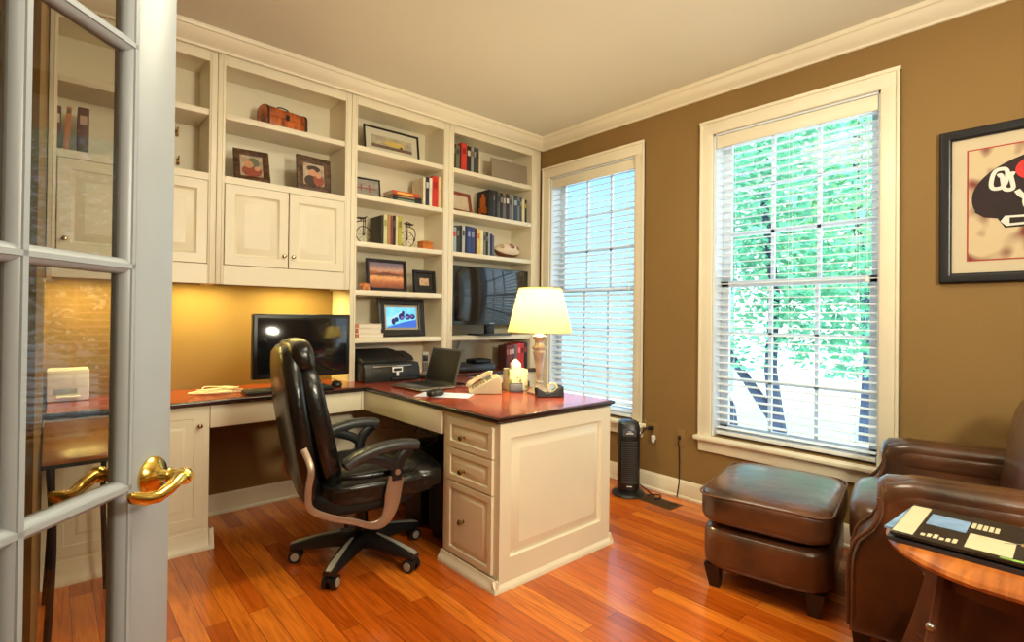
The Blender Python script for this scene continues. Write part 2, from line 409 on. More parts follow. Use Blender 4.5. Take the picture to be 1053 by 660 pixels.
def unit(name, label, cat, k, z0, shelves, doors=None, valance=None):
    a, c = MIDS[k], MIDS[k+1]; oa, oc = OPEN[k]; yb = YW-0.002
    r = thing(name, label, cat, ((a+c)/2, (YB+yb)/2, z0), group='built-in shelving')
    b = B(); d = 0.001
    b.box(a+d, a+0.02, YB+0.018, yb, z0, ZTOP); b.box(c-0.02, c-d, YB+0.018, yb, z0, ZTOP)
    b.box(a+0.02, c-0.02, yb-0.012, yb, z0 if not doors else doors[0], ZTOP); b.box(a+0.02, c-0.02, YB+0.018, yb, ZHEAD+0.02, ZHEAD+0.04)
    for xa, xb in ((a+0.02, oa), (oc, c-0.02)):
        if xb-xa > 0.004: b.box(xa, xb, YB+0.018, yb-0.012, (doors[0] if doors else z0), ZHEAD+0.02)
    part('carcass', b, CREAM, r, world=True)
    b = B(); zb = z0
    for xa, xb in ((a+d, oa), (oc, c-d)):
        b.box(xa, xb, YB, YB+0.02, zb, ZTOP, 0.003)
        if xb-xa > 0.03:
            xm = xa+0.012 if xa > oa else xb-0.012
            b.box(xm-0.003, xm+0.003, YB-0.004, YB+0.002, zb, ZHEAD+0.04, 0.002)
    b.box(oa, oc, YB, YB+0.02, ZHEAD, ZTOP)
    if doors: b.box(oa, oc, YB, YB+0.02, doors[1], doors[2]); b.box(oa, oc, YB, YB+0.02, z0, doors[0])
    part('face_frame', b, CREAM, r, world=True)
    for z in shelves:
        part('shelf', B().box(oa+0.001, oc-0.001, YB+0.004, yb-0.013, z-0.034, z, 0.004), CREAM, r, world=True)
    if doors:
        part('cabinet_floor', B().box(a+0.021, c-0.021, YB+0.021, yb-0.013, doors[0]-0.02, doors[0]), CREAM, r, world=True)
        n = doors[3]; w = (oc-oa)/n
        for i in range(n):
            x0 = oa+w*i+0.003; h = doors[1]-doors[0]-0.006
            dd = part('door', B().nested((x0, YB-0.002, doors[0]+0.003), EX, EZ, -EY, w-0.006, h, RAISED, 0.02), CREAM, r, world=True)
            kx = x0+w-0.006-0.024 if i == 0 else x0+0.024
            if n == 1: kx = x0+0.03
            knob(dd, (kx, YB-0.004, doors[0]+0.075), (0, -1, 0), BRONZE, 0.8)
    return r
zd0, zd1, zsh = 1.463, 1.919, 1.957
unit('wall_cabinet', 'cream upper cabinet with open shelf and hooks, nearest the glazed door', 'cabinet', 0, 1.356, [2.308], (zd0, zd1, zsh, 1))
unit('wall_cabinet', 'cream upper cabinet with pair of doors holding the wooden chest, above the monitor', 'cabinet', 1, 1.356, [2.308], (zd0, zd1, zsh, 2))
unit('bookcase', 'cream open bookcase of narrow shelves rising above the printer', 'bookcase', 2, ZT+0.001, [1.043, 1.359, 1.678, 1.991, 2.307])
unit('bookcase', 'cream open bookcase in the corner holding the television', 'bookcase', 3, ZT+0.001, [1.043, 1.679, 1.993, 2.310])
# filler shelf boards at the top of the cabinet doors
# base cabinets
def molded_base(b, pts, h=0.052, out=0.024):
    """base moulding boxes along outward-facing runs: (p0, p1, normal)"""
    prof = [(0, 0), (out, 0), (out, 0.016), (out*0.75, 0.024), (out*0.55, h*0.62), (0.008, h*0.8), (0.006, h), (0, h)]
    for p0, p1, n in pts:
        p0, p1, n = Vector(p0), Vector(p1), Vector(n)
        b.loft([[p + n*o + EZ*z for o, z in prof] for p in (p0, p1)])
r = thing('base_cabinet', 'cream base cabinet under the worktop beside the glazed door', 'cabinet', (0.3, 3.25, 0), group='built-in base cabinets')
b = B(); b.box(LJ+0.003, 0.615, 3.012, YW-0.003, 0.0, 0.7265); part('carcass', b, CREAM, r, world=True)
b = B(); molded_base(b, [((LJ+0.003, 3.012, 0), (0.639, 3.012, 0), (0, -1, 0)), ((0.615, 2.99, 0), (0.615, YW-0.02, 0), (1, 0, 0))], 0.10); part('base_moulding', b, CREAM, r, world=True)
for x0, x1 in ((0.303, 0.597), (0.004, 0.298)):
    dd = part('door', B().nested((x0, 3.010, 0.115), EX, EZ, -EY, x1-x0, 0.60, RAISED, 0.012), CREAM, r, world=True)
    knob(dd, (x1-0.028 if x0 > 0.2 else x0+0.028, 3.006, 0.628), (0, -1, 0), BRONZE, 0.9)
# knee-space rails
single('desk_rail', B().box(0.617, 1.432, 3.004, 3.022, 0.612, 0.7265, 0.002), CREAM, 'long cream drawer rail under the monitor side of the worktop', 'desk rail', 'desk rails')
single('desk_rail', B().box(1.452, 1.470, 2.156, 3.06, 0.612, 0.7265, 0.002), CREAM, 'cream drawer rail under the laptop side of the worktop', 'desk rail', 'desk rails')
single('corner_post', B().box(1.436, 1.470, 3.062, 3.09, 0.612, 0.7265, 0.003).box(1.434, 1.450, 3.004, 3.060, 0.612, 0.7265, 0.002), CREAM, 'short cream corner block under the inside corner of the worktop', 'corner block')
r = thing('base_cabinet', 'cream base cabinet in the shadowed corner behind the office chair', 'cabinet', (1.78, 3.36, 0), group='built-in base cabinets')
part('carcass', B().box(1.33, 2.205, 3.23, YW-0.003, 0, 0.7265), CREAM, r, world=True)
r = thing('base_cabinet', 'cream base cabinet hidden behind the peninsula under the television', 'cabinet', (2.68, 3.36, 0), group='built-in base cabinets')
part('carcass', B().box(2.208, 3.16, 3.23, YW-0.003, 0, 0.7265), CREAM, r, world=True)
for x0 in (2.26, 2.70): part('door', B().nested((x0, 3.228, 0.1), EX, EZ, -EY, 0.42, 0.6, RAISED, 0.002), CREAM, r, world=True)

# peninsula drawer pedestal
r = thing('desk_pedestal', 'white three drawer pedestal with raised end panel, standing on the oak floor', 'drawer cabinet', (1.85, 1.95, 0))
X0, X1, Y0, Y1 = 1.466, 2.228, 1.742, 2.150
part('carcass', B().box(X0, X1, Y0, Y1, 0, 0.7265), CREAM, r, world=True)
part('back_panel', B().box(X1-0.03, X1, Y1, 3.228, 0, 0.7265), CREAM, r, world=True)
eb = B(); px0, px1, pz0, pz1 = 1.528, 2.156, 0.136, 0.660; yf = Y0-0.020
eb.box(X0, px0, yf, Y0, 0.03, 0.7255); eb.box(px1, X1, yf, Y0, 0.03, 0.7255); eb.box(px0, px1, yf, Y0, 0.03, pz0); eb.box(px0, px1, yf, Y0, pz1, 0.7255)
eb.nested((px0, yf, pz0), EX, EZ, -EY, px1-px0, pz1-pz0, [(0, 0.0), (0.006, 0.012), (0.014, 0.015), (0.052, -0.001), (0.056, -0.001)], 0.018)
part('end_panel', eb, CREAM, r, world=True)
b = B(); molded_base(b, [((X0-0.03, Y0-0.008, 0), (X1+0.022, Y0-0.008, 0), (0, -1, 0)), ((X0-0.008, Y0-0.03, 0), (X0-0.008, Y1, 0), (-1, 0, 0)), ((X1, Y0-0.03, 0), (X1, Y1+0.3, 0), (1, 0, 0))]); part('base_moulding', b, CREAM, r, world=True)
DR = [(0, 0.0), (0.001, -0.006), (0.028, -0.006), (0.032, 0.002), (0.038, 0.004), (0.060, -0.006), (0.062, -0.006)]
for z0, z1, kz in ((0.568, 0.705, 0.628), (0.410, 0.560, 0.470), (0.062, 0.402, 0.236)):
    d = part('drawer', B().nested((X0-0.006, Y1-0.042, z0), -EY, EZ, -EX, 0.345, z1-z0, DR, 0.006), CREAM, r, world=True)
    knob(d, (X0-0.012, 1.968, kz), (-1, 0, 0), BRONZE, 1.0)

# worktop
CHERRY = mat('cherry_worktop', S(126, 42, 22), 0.26, var=0.3, scale=1.5, stretch=(2, 14, 2), coat=0.5, col2=S(186, 76, 40), detail=6)
DKEDGE = mat('dark_worktop_edge', S(44, 18, 16), 0.22, var=0.2, coat=0.4)
LP = [(LJ+0.003, YW-0.003), (LJ+0.003, 2.975), (1.443, 2.975), (1.443, 1.712), (2.256, 1.712), (2.256, 3.19), (3.166, 3.19), (3.166, YW-0.003)]
def inset(poly, d):
    k = len(poly); out = []
    A = sum(poly[i][0]*poly[(i+1) % k][1]-poly[(i+1) % k][0]*poly[i][1] for i in range(k)); sg = 1 if A > 0 else -1
    for i in range(k):
        p0, p, p1 = poly[i-1], poly[i], poly[(i+1) % k]
        def nn(a, b):
            dx, dy = b[0]-a[0], b[1]-a[1]; l = math.hypot(dx, dy); return (-dy/l*sg, dx/l*sg)
        a, c = nn(p0, p), nn(p, p1); q = 1+a[0]*c[0]+a[1]*c[1]
        out.append((p[0]+d*(a[0]+c[0])/q, p[1]+d*(a[1]+c[1])/q))
    return out
r = thing('worktop', 'L shaped cherry worktop with dark moulded edge on the cream cabinets', 'worktop', (1.4, 2.9, 0.728))
b = B(); f = lambda u, v, t: (u, v, t)
b.puff(inset(LP, 0.014), 0.728, 0.738, 0.003, f); b.puff(LP, 0.735, 0.7565, 0.009, f)
part('edge_moulding', b, DKEDGE, r, world=True)
part('top', B().puff(inset(LP, 0.012), 0.75, ZT, 0.001, f, 1), CHERRY, r, world=True)

# ------------------------------------------------------------------ glazed door
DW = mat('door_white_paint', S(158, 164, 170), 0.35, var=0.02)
DGL = glass_mat('door_glass', (0.80, 0.78, 0.74, 1))
da = math.radians(43.0); DE = Vector((0.168, 1.133)); DL = 0.752
dd = Vector((math.sin(da), math.cos(da)))
hinge = DE - dd*DL
r = sroot('door_1', (hinge.x, hinge.y, 0), math.atan2(dd.y, dd.x))
# local: x from hinge to free edge, face towards the camera is y = 0, body to y = +0.036
def DP(n, b, m, par=None):
    o = fin(n, b, m); o.parent = par or r; return o
th = 0.036; st = 0.095; rows = [0.175, 0.540, 0.906, 1.272, 1.638, 1.94]
b = B(); b.box(0, st, 0, th, 0.01, 2.05, 0.002); b.box(DL-st, DL, 0, th, 0.01, 2.05, 0.002)
b.box(st, DL-st, 0, th, 0.01, rows[0]-0.008, 0.001); b.box(st, DL-st, 0, th, rows[-1]+0.008, 2.05, 0.001)
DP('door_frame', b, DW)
b = B(); pw = (DL-2*st)/3
def mbar(p0, p1, horiz):
    # muntin bar with a moulded profile on both faces
    w = 0.013
    prof = [(-w, 0.012), (-w*0.75, 0.006), (-w*0.35, 0.003), (-w*0.3, 0.0), (w*0.3, 0.0), (w*0.35, 0.003), (w*0.75, 0.006), (w, 0.012), (w, th-0.012), (w*0.75, th-0.006), (w*0.35, th-0.003), (w*0.3, th), (-w*0.3, th), (-w*0.35, th-0.003), (-w*0.75, th-0.006), (-w, th-0.012)]
    if horiz: b.loft([[(x, q, p0[1]+a) for a, q in prof] for x in (p0[0], p1[0])])
    else: b.loft([[(p0[0]+a, q, z) for a, q in prof] for z in (p0[1], p1[1])])
for z in rows: mbar((st-0.002, z), (DL-st+0.002, z), True)
for k in range(4):
    x = st+pw*k; mbar((x, rows[0]), (x, rows[-1]), False)
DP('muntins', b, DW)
b = B()
for k in range(3):
    for j in range(5):
        b.box(st+pw*k+0.008, st+pw*(k+1)-0.008, th/2-0.002, th/2+0.002, rows[j]+0.008, rows[j+1]-0.008)
DP('panes', b, DGL)
for sgn, yy in ((-1, 0.0), (1, th)):
    hx, hz = DL-st*0.5, 0.912
    q = Vector((0, sgn, 0)).to_track_quat('Z', 'Y').to_matrix().to_4x4()
    b = B().lathe([(0.033, 0), (0.033, 0.004), (0.029, 0.009), (0.020, 0.013), (0.016, 0.016), (0.011, 0.019), (0.010, 0.03), (0.014, 0.034), (0.011, 0.038), (0.010, 0.048), (0.014, 0.053), (0.0135, 0.064), (0.008, 0.07), (0, 0.071)], 24, T(hx, yy, hz) @ q)
    h = DP('handle', b, BRASS)
    y2 = yy+sgn*0.058
    b = B().tube([(hx+0.004, y2, hz), (hx-0.015, y2, hz), (hx-0.035, y2, hz-0.009), (hx-0.058, y2-sgn*0.004, hz-0.016), (hx-0.080, y2-sgn*0.010, hz-0.013), (hx-0.100, y2-sgn*0.014, hz-0.004), (hx-0.108, y2-sgn*0.014, hz+0.002)],
                 [0.010, 0.0115, 0.010, 0.010, 0.0105, 0.009, 0.004], 12)
    DP('lever', b, BRASS, h)
b = B()
for z in (0.25, 1.05, 1.85): b.cyl((-0.004, -0.004, z-0.045), (-0.004, -0.004, z+0.045), 0.006, n=10)
DP('hinge', b, BRASS)

# ------------------------------------------------------------------ office chair
LEATHB = mat('black_leather', S(17, 17, 17), 0.27, var=0.3, scale=14, bump=0.35, bscale=22, coat=0.1)
CHROMEB = mat('bronze_metal_band', S(158, 136, 118), 0.34, metal=0.6, var=0.2, scale=5)
CAPS = mat('silver_cap', S(168, 163, 152), 0.35, metal=0.25)
GREYB = mat('grey_black_plastic', S(52, 52, 54), 0.35, var=0.1)
ch = thing('office_chair', 'high backed black leather swivel chair with bronze side bands, on five castors', 'office chair', (1.165, 2.42, 0), math.radians(-9))
b = B(); b.lathe([(0.045, 0.065), (0.05, 0.075), (0.05, 0.115), (0.034, 0.13), (0.028, 0.24), (0.020, 0.245), (0.020, 0.32), (0.03, 0.325), (0.03, 0.345)], 20)
part('column', b, BLACKP, ch)
CZ = -0.032
part('tilt_mechanism', B().box(-0.12, 0.12, -0.10, 0.10, 0.362, 0.392, 0.01).box(-0.06, 0.09, -0.05, 0.05, 0.34, 0.37, 0.01), BLACKM, ch)
for k in range(5):
    a = math.radians(13+72*k); M = Rz(a)
    b = B(); rings = []
    for x, z, w, h in ((0.02, 0.104, 0.042, 0.036), (0.10, 0.104, 0.037, 0.031), (0.20, 0.094, 0.032, 0.024), (0.29, 0.082, 0.029, 0.016), (0.330, 0.076, 0.025, 0.011)):
        rings.append([(x, -w, z-h), (x, w, z-h), (x, w, z+h*0.4), (x, w*0.7, z+h), (x, -w*0.7, z+h), (x, -w, z+h*0.4)])
    b.loft(rings, M=M); lg = part('leg', b, BLACKP, ch)
    b = B(); b.loft([[(x, -w, z), (x, w, z), (x, w, z+0.004), (x, -w, z+0.004)] for x, w, z in ((0.10, 0.006, 0.135), (0.20, 0.010, 0.118), (0.30, 0.014, 0.0955), (0.331, 0.012, 0.085))], M=M)
    part('leg_cap', b, CAPS, lg)
    c = part('castor', B().cyl((0.30, 0, 0.045), (0.30, 0, 0.075), 0.011, M=M).box(0.283, 0.33, -0.012, 0.012, 0.03, 0.058, 0.006, M=M)
             .cyl((0.305, -0.030, 0.031), (0.305, -0.010, 0.031), 0.031, n=20, M=M).cyl((0.305, 0.010, 0.031), (0.305, 0.030, 0.031), 0.031, n=20, M=M), BLACKP, ch)
    for q in (-1, 1): part('wheel_cap', B().cyl((0.305, q*0.034, 0.031), (0.305, q*0.029, 0.031), 0.019, n=18, M=M), CAPS, c)
# seat (built a little lower than drawn)
chz = ch
part('seat_shell', B().ell((-0.03, 0, 0.385), (0.25, 0.255, 0.060), 4, 10), BLACKM, ch)
b = B(); b.ell((0.04, 0, 0.432), (0.285, 0.270, 0.062), 5, 12); b.ell((0.05, 0, 0.485), (0.275, 0.225, 0.046), 3.4, 12)
b.ell((0.245, 0, 0.448), (0.105, 0.268, 0.070), 3.2, 10)
part('seat', b, LEATHB, chz)
b = B(); b.tube([(-0.2, -0.262, 0.455), (0.05, -0.268, 0.452), (0.22, -0.264, 0.455), (0.29, -0.20, 0.46), (0.31, 0, 0.462), (0.29, 0.20, 0.46), (0.22, 0.264, 0.455), (-0.2, 0.262, 0.455)], 0.006, 6)
part('seat_piping', b, LEATHB, chz)
# back
sp = [(-0.232, 0.40), (-0.262, 0.52), (-0.285, 0.62), (-0.302, 0.72), (-0.320, 0.82), (-0.333, 0.92), (-0.342, 1.00), (-0.348, 1.06), (-0.352, 1.085)]
wd = [0.17, 0.205, 0.235, 0.25, 0.25, 0.24, 0.205, 0.165, 0.10]
dp = [0.045, 0.05, 0.055, 0.055, 0.055, 0.052, 0.05, 0.045, 0.025]
def sup(n=20, e=3.0):
    o = []
    for j in range(n):
        a = 2*PI*j/n; c, s_ = math.cos(a), math.sin(a)
        o.append((math.copysign(abs(c)**(2/e), c), math.copysign(abs(s_)**(2/e), s_)))
    return o
b = B(); b.loft([[(x-0.02+u*d_, v*w, z+u*d_*0.25) for u, v in sup()] for (x, z), w, d_ in zip(sp, wd, dp)])
part('backrest', b, LEATHB, chz, ang=60)
def on_back(t):
    i = min(int(t), len(sp)-2); f_ = t-i
    return (sp[i][0]+(sp[i+1][0]-sp[i][0])*f_, sp[i][1]+(sp[i+1][1]-sp[i][1])*f_, wd[i]+(wd[i+1]-wd[i])*f_)
for s_ in (-1, 1):
    pts = []; 
    for q in range(15):
        t = 0.35+q*0.40; x, z, w = on_back(t); pts.append((x+0.082-0.007*t, s_*(w-0.050), z))
    part('side_bolster', B().tube(pts, [0.012]+[0.044]*3+[0.046]*8+[0.042, 0.036, 0.012], 12, flat=(1.0, 0.95), up=(0, 1, 0)), LEATHB, chz, ang=60)
for t, hh, ww, dx in ((1.55, 0.115, 0.155, 0.03), (3.4, 0.125, 0.165, 0.028), (5.1, 0.075, 0.165, 0.028)):
    x, z, w = on_back(t); part('back_pad', B().ell((0, 0, 0), (0.048, ww, hh), 3, 10, M=T(x+dx+0.045-0.006*t, 0, z) @ Ry(-0.2)), LEATHB, chz, ang=60)
x, z, w = on_back(6.5); part('headrest', B().ell((0, 0, 0), (0.058, 0.205, 0.082), 3.2, 12, M=T(x+0.030, 0, z+0.004) @ Ry(-0.22)), LEATHB, chz, ang=60)
# side bands, arm supports and arm pads
def smooth(pts, n=4):
    P = [Vector(p) for p in pts]; out = []
    for i in range(len(P)-1):
        p0, p1, p2, p3 = P[max(i-1, 0)], P[i], P[i+1], P[min(i+2, len(P)-1)]
        for k in range(n):
            t = k/n; out.append(0.5*((2*p1)+(p2-p0)*t+(2*p0-5*p1+4*p2-p3)*t*t+(3*p1-p0-3*p2+p3)*t**3))
    out.append(P[-1]); return out
for s_ in (-1, 1):
    y = s_*0.285
    pts = smooth([(-0.325, s_*0.25, 0.66), (-0.300, y, 0.58), (-0.310, y, 0.49), (-0.300, y, 0.415), (-0.225, y, 0.365), (-0.12, y, 0.325), (-0.04, y, 0.292), (0.015, y, 0.302), (0.045, y, 0.355), (0.058, y, 0.43), (0.072, y, 0.492)], 5)
    wv = [0.014+0.024*min(1, max(0, (i-len(pts)*0.55)/(len(pts)*0.3))) for i in range(len(pts))]
    part('side_band', B().tube(pts, wv, 10, flat=(1.0, 0.32) if False else (0.28, 1.0), up=(0, 1, 0)), CHROMEB, chz)
    b = B()
    b.tube(smooth([(0.07, y, 0.478), (0.072, y, 0.53), (0.092, y, 0.575), (0.14, y, 0.615)]), 0.026, 10, flat=(0.5, 1.0), up=(0, 1, 0))
    b.tube(smooth([(0.07, y, 0.53), (0.035, y, 0.56), (-0.02, y, 0.583), (-0.08, y, 0.598), (-0.13, y, 0.582)]), 0.024, 10, flat=(0.5, 1.0), up=(0, 1, 0))
    b.tube(smooth([(-0.05, y, 0.595), (0.03, y, 0.625), (0.13, y, 0.622)]), 0.018, 8, flat=(0.6, 1.0), up=(0, 1, 0))
    part('arm_support', b, BLACKP, chz)
    part('arm_bolt', B().cyl((0.072, y, 0.517), (0.072, y+s_*0.018, 0.517), 0.013, n=14), CHROMEB, chz)
    pts = smooth([(-0.165, y, 0.566), (-0.12, y, 0.597), (-0.05, y, 0.622), (0.04, y, 0.637), (0.12, y, 0.636), (0.175, y, 0.628)])
    k = len(pts); part('arm_pad', B().tube(pts, [0.018]+[0.034]*(k-2)+[0.022], 14, flat=(0.62, 1.12), up=(0, 0, 1)), GREYB, chz)
for o in ch.children:
    if o.name.split('.')[0] in ('seat', 'seat_shell', 'seat_piping', 'backrest', 'side_bolster', 'back_pad', 'headrest', 'side_band', 'arm_support', 'arm_bolt', 'arm_pad', 'tilt_mechanism'): o.data.transform(T(0, 0, CZ))
# dark equipment in the knee space
pcm = thing('computer_tower', 'black computer tower standing in the dark knee space behind the office chair', 'computer', (1.80, 2.62, 0))
part('case', B().box(-0.22, 0.2, -0.10, 0.10, 0.01, 0.46, 0.012), BLACKP, pcm)
part('front_grille', B().box(-0.228, -0.219, -0.09, 0.09, 0.05, 0.44, 0.004), GREYB, pcm)
bag = thing('laptop_bag', 'black fabric laptop bag slumped in the knee space beside the drawers', 'bag', (1.66, 2.33, 0))
part('body', B().ell((0, 0, 0.20), (0.14, 0.07, 0.20), 4, 10), mat('black_nylon', S(24, 24, 30), 0.7, bump=0.2, bscale=80), bag)
part('strap', B().tube(smooth([(-0.05, -0.02, 0.38), (-0.05, -0.02, 0.43), (0.0, 0, 0.455), (0.05, 0.02, 0.43), (0.05, 0.02, 0.38)]), 0.009, 8, flat=(0.4, 1.2), up=(0, 1, 0)), BLACKM, bag)
rnd = random.Random(4)
b = B()
for k in range(5):
    pts = [(1.50+rnd.uniform(0, 0.1), 2.48+0.10*k+rnd.uniform(-0.03, 0.03), 0.60)]
    for q in range(4): pts.append((1.53+rnd.uniform(-0.03, 0.12), 2.48+0.10*k+rnd.uniform(-0.08, 0.08), 0.56-0.02*q+rnd.uniform(-0.015, 0.015)))
    b.tube(smooth(pts), 0.0028, 6)
o = single('cable_bundle', b, mat('grey_cable', S(130, 126, 130), 0.5), 'tangle of grey cables hanging under the laptop side of the worktop', 'cables'); o['kind'] = 'stuff'

# ------------------------------------------------------------------ leather armchair, ottoman
LEATH = mat('brown_leather', S(46, 29, 21), 0.32, scale=5, bump=0.35, bscale=16, coat=0.6, col2=S(112, 66, 36), detail=7, lo=0.3, hi=0.75)
PIPE = mat('leather_piping', S(96, 60, 40), 0.4, var=0.15)
LEGW = mat('dark_wood_leg', S(36, 22, 16), 0.35, var=0.2)
rot = math.radians(11)
ot = thing('ottoman', 'brown leather footstool with piped cushion, standing below the large window', 'ottoman', (2.552, 1.006, 0), rot)
hx, hy = 0.328, 0.260
b = B(); b.ell((0, 0, 0.180), (hx-0.004, hy-0.004, 0.103), 6.5, 16); part('body', b, LEATH, ot, ang=60)
b = B(); b.ell((0, 0, 0.358), (hx+0.012, hy+0.012, 0.080), 5.2, 16)
for v in b.bm.verts:
    k = max(0, 1-(v.co.x/(hx+0.01))**2)*max(0, 1-(v.co.y/(hy+0.01))**2)
    if v.co.z > 0.36: v.co.z += 0.018*k
cu = part('cushion', b, LEATH, ot, ang=60)
def rrect(ax, ay, r, z, n=6):
    o = []
    for cx_, cy_, a0 in ((ax-r, ay-r, 0), (-ax+r, ay-r, 90), (-ax+r, -ay+r, 180), (ax-r, -ay+r, 270)):
        for k in range(n+1):
            a = math.radians(a0+90*k/n); o.append((cx_+r*math.cos(a), cy_+r*math.sin(a), z))
    return o
part('piping', B().tube(rrect(hx+0.002, hy+0.002, 0.075, 0.414), 0.0045, 7, closed=True), PIPE, cu)
for sx in (-1, 1):
    for sy in (-1, 1):
        x, y = sx*(hx-0.066), sy*(hy-0.066)
        b = B(); b.loft([[(x+sx*0.008*k+a*w, y+sy*0.008*k+c*w, z) for a, c in ((-1, -1), (1, -1), (1, 1), (-1, 1))] for k, (z, w) in enumerate(((0.0, 0.021), (0.10, 0.033)))])
        part('leg', b, LEGW, ot)

ac = thing('armchair', 'brown leather armchair with rolled arms and scrolled arm fronts, by the right wall', 'armchair', (2.641, 0.318, 0), math.radians(12)); ac.scale = (1.04, 1, 1)
def arm(s_):
    prof = [(0.372, 0.085), (0.372, 0.33), (0.366, 0.375), (0.35, 0.425), (0.31, 0.47), (0.285, 0.525), (0.284, 0.585), (0.268, 0.632), (0.19, 0.652), (0, 0.652), (-0.2, 0.654), (-0.32, 0.658), (-0.375, 0.61), (-0.375, 0.085)]
    b = B(); xo = s_*0.425; xi = s_*0.265
    t0, t1 = min(xo, xi), max(xo, xi)
    b.puff(prof, t0, t1, 0.035, lambda u, v, t: (t, u, v), 5)
    # rolled top
    rings = []
    for y, rr, dz in ((0.294, 0.02, 0.0), (0.288, 0.055, 0), (0.265, 0.075, 0.0), (0.18, 0.083, 0), (0.0, 0.083, 0.0), (-0.25, 0.083, 0.004), (-0.34, 0.075, 0.008)):
        rings.append([(s_*0.345+rr*1.05*math.cos(2*PI*j/18), y, 0.575+dz+rr*math.sin(2*PI*j/18)) for j in range(18)])
    b.loft(rings)
    o = part('arm', b, LEATH, ac, ang=60)
    pp = [(s_*0.427, u+0.001, v) for u, v in [(0.372, 0.125)]+prof[1:7]]
    part('piping', B().tube(smooth(pp), 0.007, 7), PIPE, o)
    pp = [(s_*0.262, u+0.001, v) for u, v in [(0.372, 0.125)]+prof[1:7]]
    part('piping', B().tube(smooth(pp), 0.006, 7), PIPE, o)
arm(-1); arm(1)
part('base', B().ell((0, 0.0, 0.20), (0.28, 0.36, 0.115), 9, 12), LEATH, ac, ang=60)
b = B(); b.ell((0, 0.095, 0.395), (0.262, 0.295, 0.105), 5.5, 14)
for v in b.bm.verts:
    if v.co.z > 0.395: v.co.z += 0.018*max(0, 1-(v.co.x/0.25)**2)
part('seat_cushion', b, LEATH, ac, ang=60)
b = B()
rings = []
for z, y, hw_, d_ in ((0.15, -0.30, 0.31, 0.075), (0.45, -0.305, 0.32, 0.08), (0.62, -0.315, 0.36, 0.08), (0.80, -0.345, 0.385, 0.08), (0.92, -0.37, 0.375, 0.075), (0.975, -0.385, 0.33, 0.05), (0.985, -0.39, 0.24, 0.015)):
    rings.append([(v*hw_, y+u*d_, z) for u, v in sup(24, 4)])
b.loft(rings); part('backrest', b, LEATH, ac, ang=60)
part('back_cushion', B().ell((0, 0, 0), (0.26, 0.10, 0.25), 4.5, 12, M=T(0, -0.205, 0.665) @ Rx(0.13)), LEATH, ac, ang=60)
for sx in (-1, 1):
    for sy in (-1, 1):
        x, y = sx*0.365, sy*0.335
        part('leg', B().loft([[(x+a*w, y+c*w, z) for a, c in ((-1, -1), (1, -1), (1, 1), (-1, 1))] for z, w in ((0.0, 0.020), (0.095, 0.03))]), LEGW, ac)

# ------------------------------------------------------------------ side table + magazines
TOPW = mat('orange_wood_top', S(150, 76, 30), 0.28, scale=2.0, stretch=(2, 18, 2), col2=S(206, 122, 54), detail=6, coat=0.3)
DKW = mat('dark_wood_leg_board', S(88, 50, 32), 0.4, scale=3, stretch=(8, 8, 1), var=0.3)
TC = (1.866, 0.142)
st_ = thing('side_table', 'round wooden side table with splayed board legs, in front of the armchair', 'side table', (TC[0], TC[1], 0))
part('tabletop', B().lathe([(0.001, 0.573), (0.256, 0.573), (0.270, 0.580), (0.272, 0.588), (0.266, 0.597), (0.256, 0.600), (0.001, 0.600)], 56), TOPW, st_)
part('apron', B().lathe([(0.19, 0.525), (0.205, 0.525), (0.205, 0.573), (0.19, 0.573)], 40), DKW, st_)
for k in range(4):
    M = Rz(math.radians(146+90*k))
    pts = smooth([(0.185, 0, 0.572), (0.205, 0, 0.45), (0.245, 0, 0.30), (0.30, 0, 0.15), (0.385, 0, 0.012)])
    lg = part('leg', B().tube(pts, [0.030]*len(pts), 8, flat=(1.35, 0.45), up=(1, 0, 0), M=M), DKW, st_)
    part('bolt', B().ell((0.247, 0, 0.43), (0.011, 0.011, 0.011), 2, 4, M=M), STEEL, lg)
    part('stretcher', B().tube([(0.0, 0, 0.21), (0.268, 0, 0.235)], 0.016, 8, M=M), DKW, st_)
MAGT = Rz(math.radians(5))
def magazine(label, loc, rz, w, d, t, cover, art, nm='magazine', cat='magazine'):
    r = thing(nm, label, cat, loc, rz, 'magazines on the side table')
    part('pages', B().box(-w/2, w/2, -d/2, d/2, 0.0008, t-0.0012), PAGES, r)
    cv = B().box(-w/2-0.001, w/2+0.001, -d/2-0.001, d/2+0.001, t-0.0012, t).box(-w/2-0.001, w/2+0.001, -d/2-0.001, d/2+0.001, 0, 0.0008).box(-w/2-0.0015, w/2+0.0015, -d/2-0.0015, -d/2, 0, t)
    c = part('cover', cv, cover, r)
    art(c, w, d, t)
    return r
MBLK = mat('magazine_black', S(34, 32, 32), 0.28, var=0.5, scale=9)
MDRK = mat('magazine_dark', S(52, 50, 54), 0.35, var=0.3, scale=9)
MBLU = mat('magazine_blue', S(130, 165, 205), 0.35, var=0.25, scale=12)
CRM = mat('print_cream', S(216, 204, 168), 0.5, var=0.04); PWHT = mat('print_white', S(232, 230, 222), 0.5, var=0.03)
PYEL = mat('print_yellow', S(226, 190, 60), 0.5); PGRY = mat('print_grey', S(140, 130, 122), 0.5, var=0.3, scale=20); PGRN = mat('print_green', S(150, 190, 90), 0.5, var=0.5, scale=40)
def plate(b, x0, x1, y0, y1, z): b.box(x0, x1, y0, y1, z, z+0.0006)
def art_plain(c, w, d, t): pass
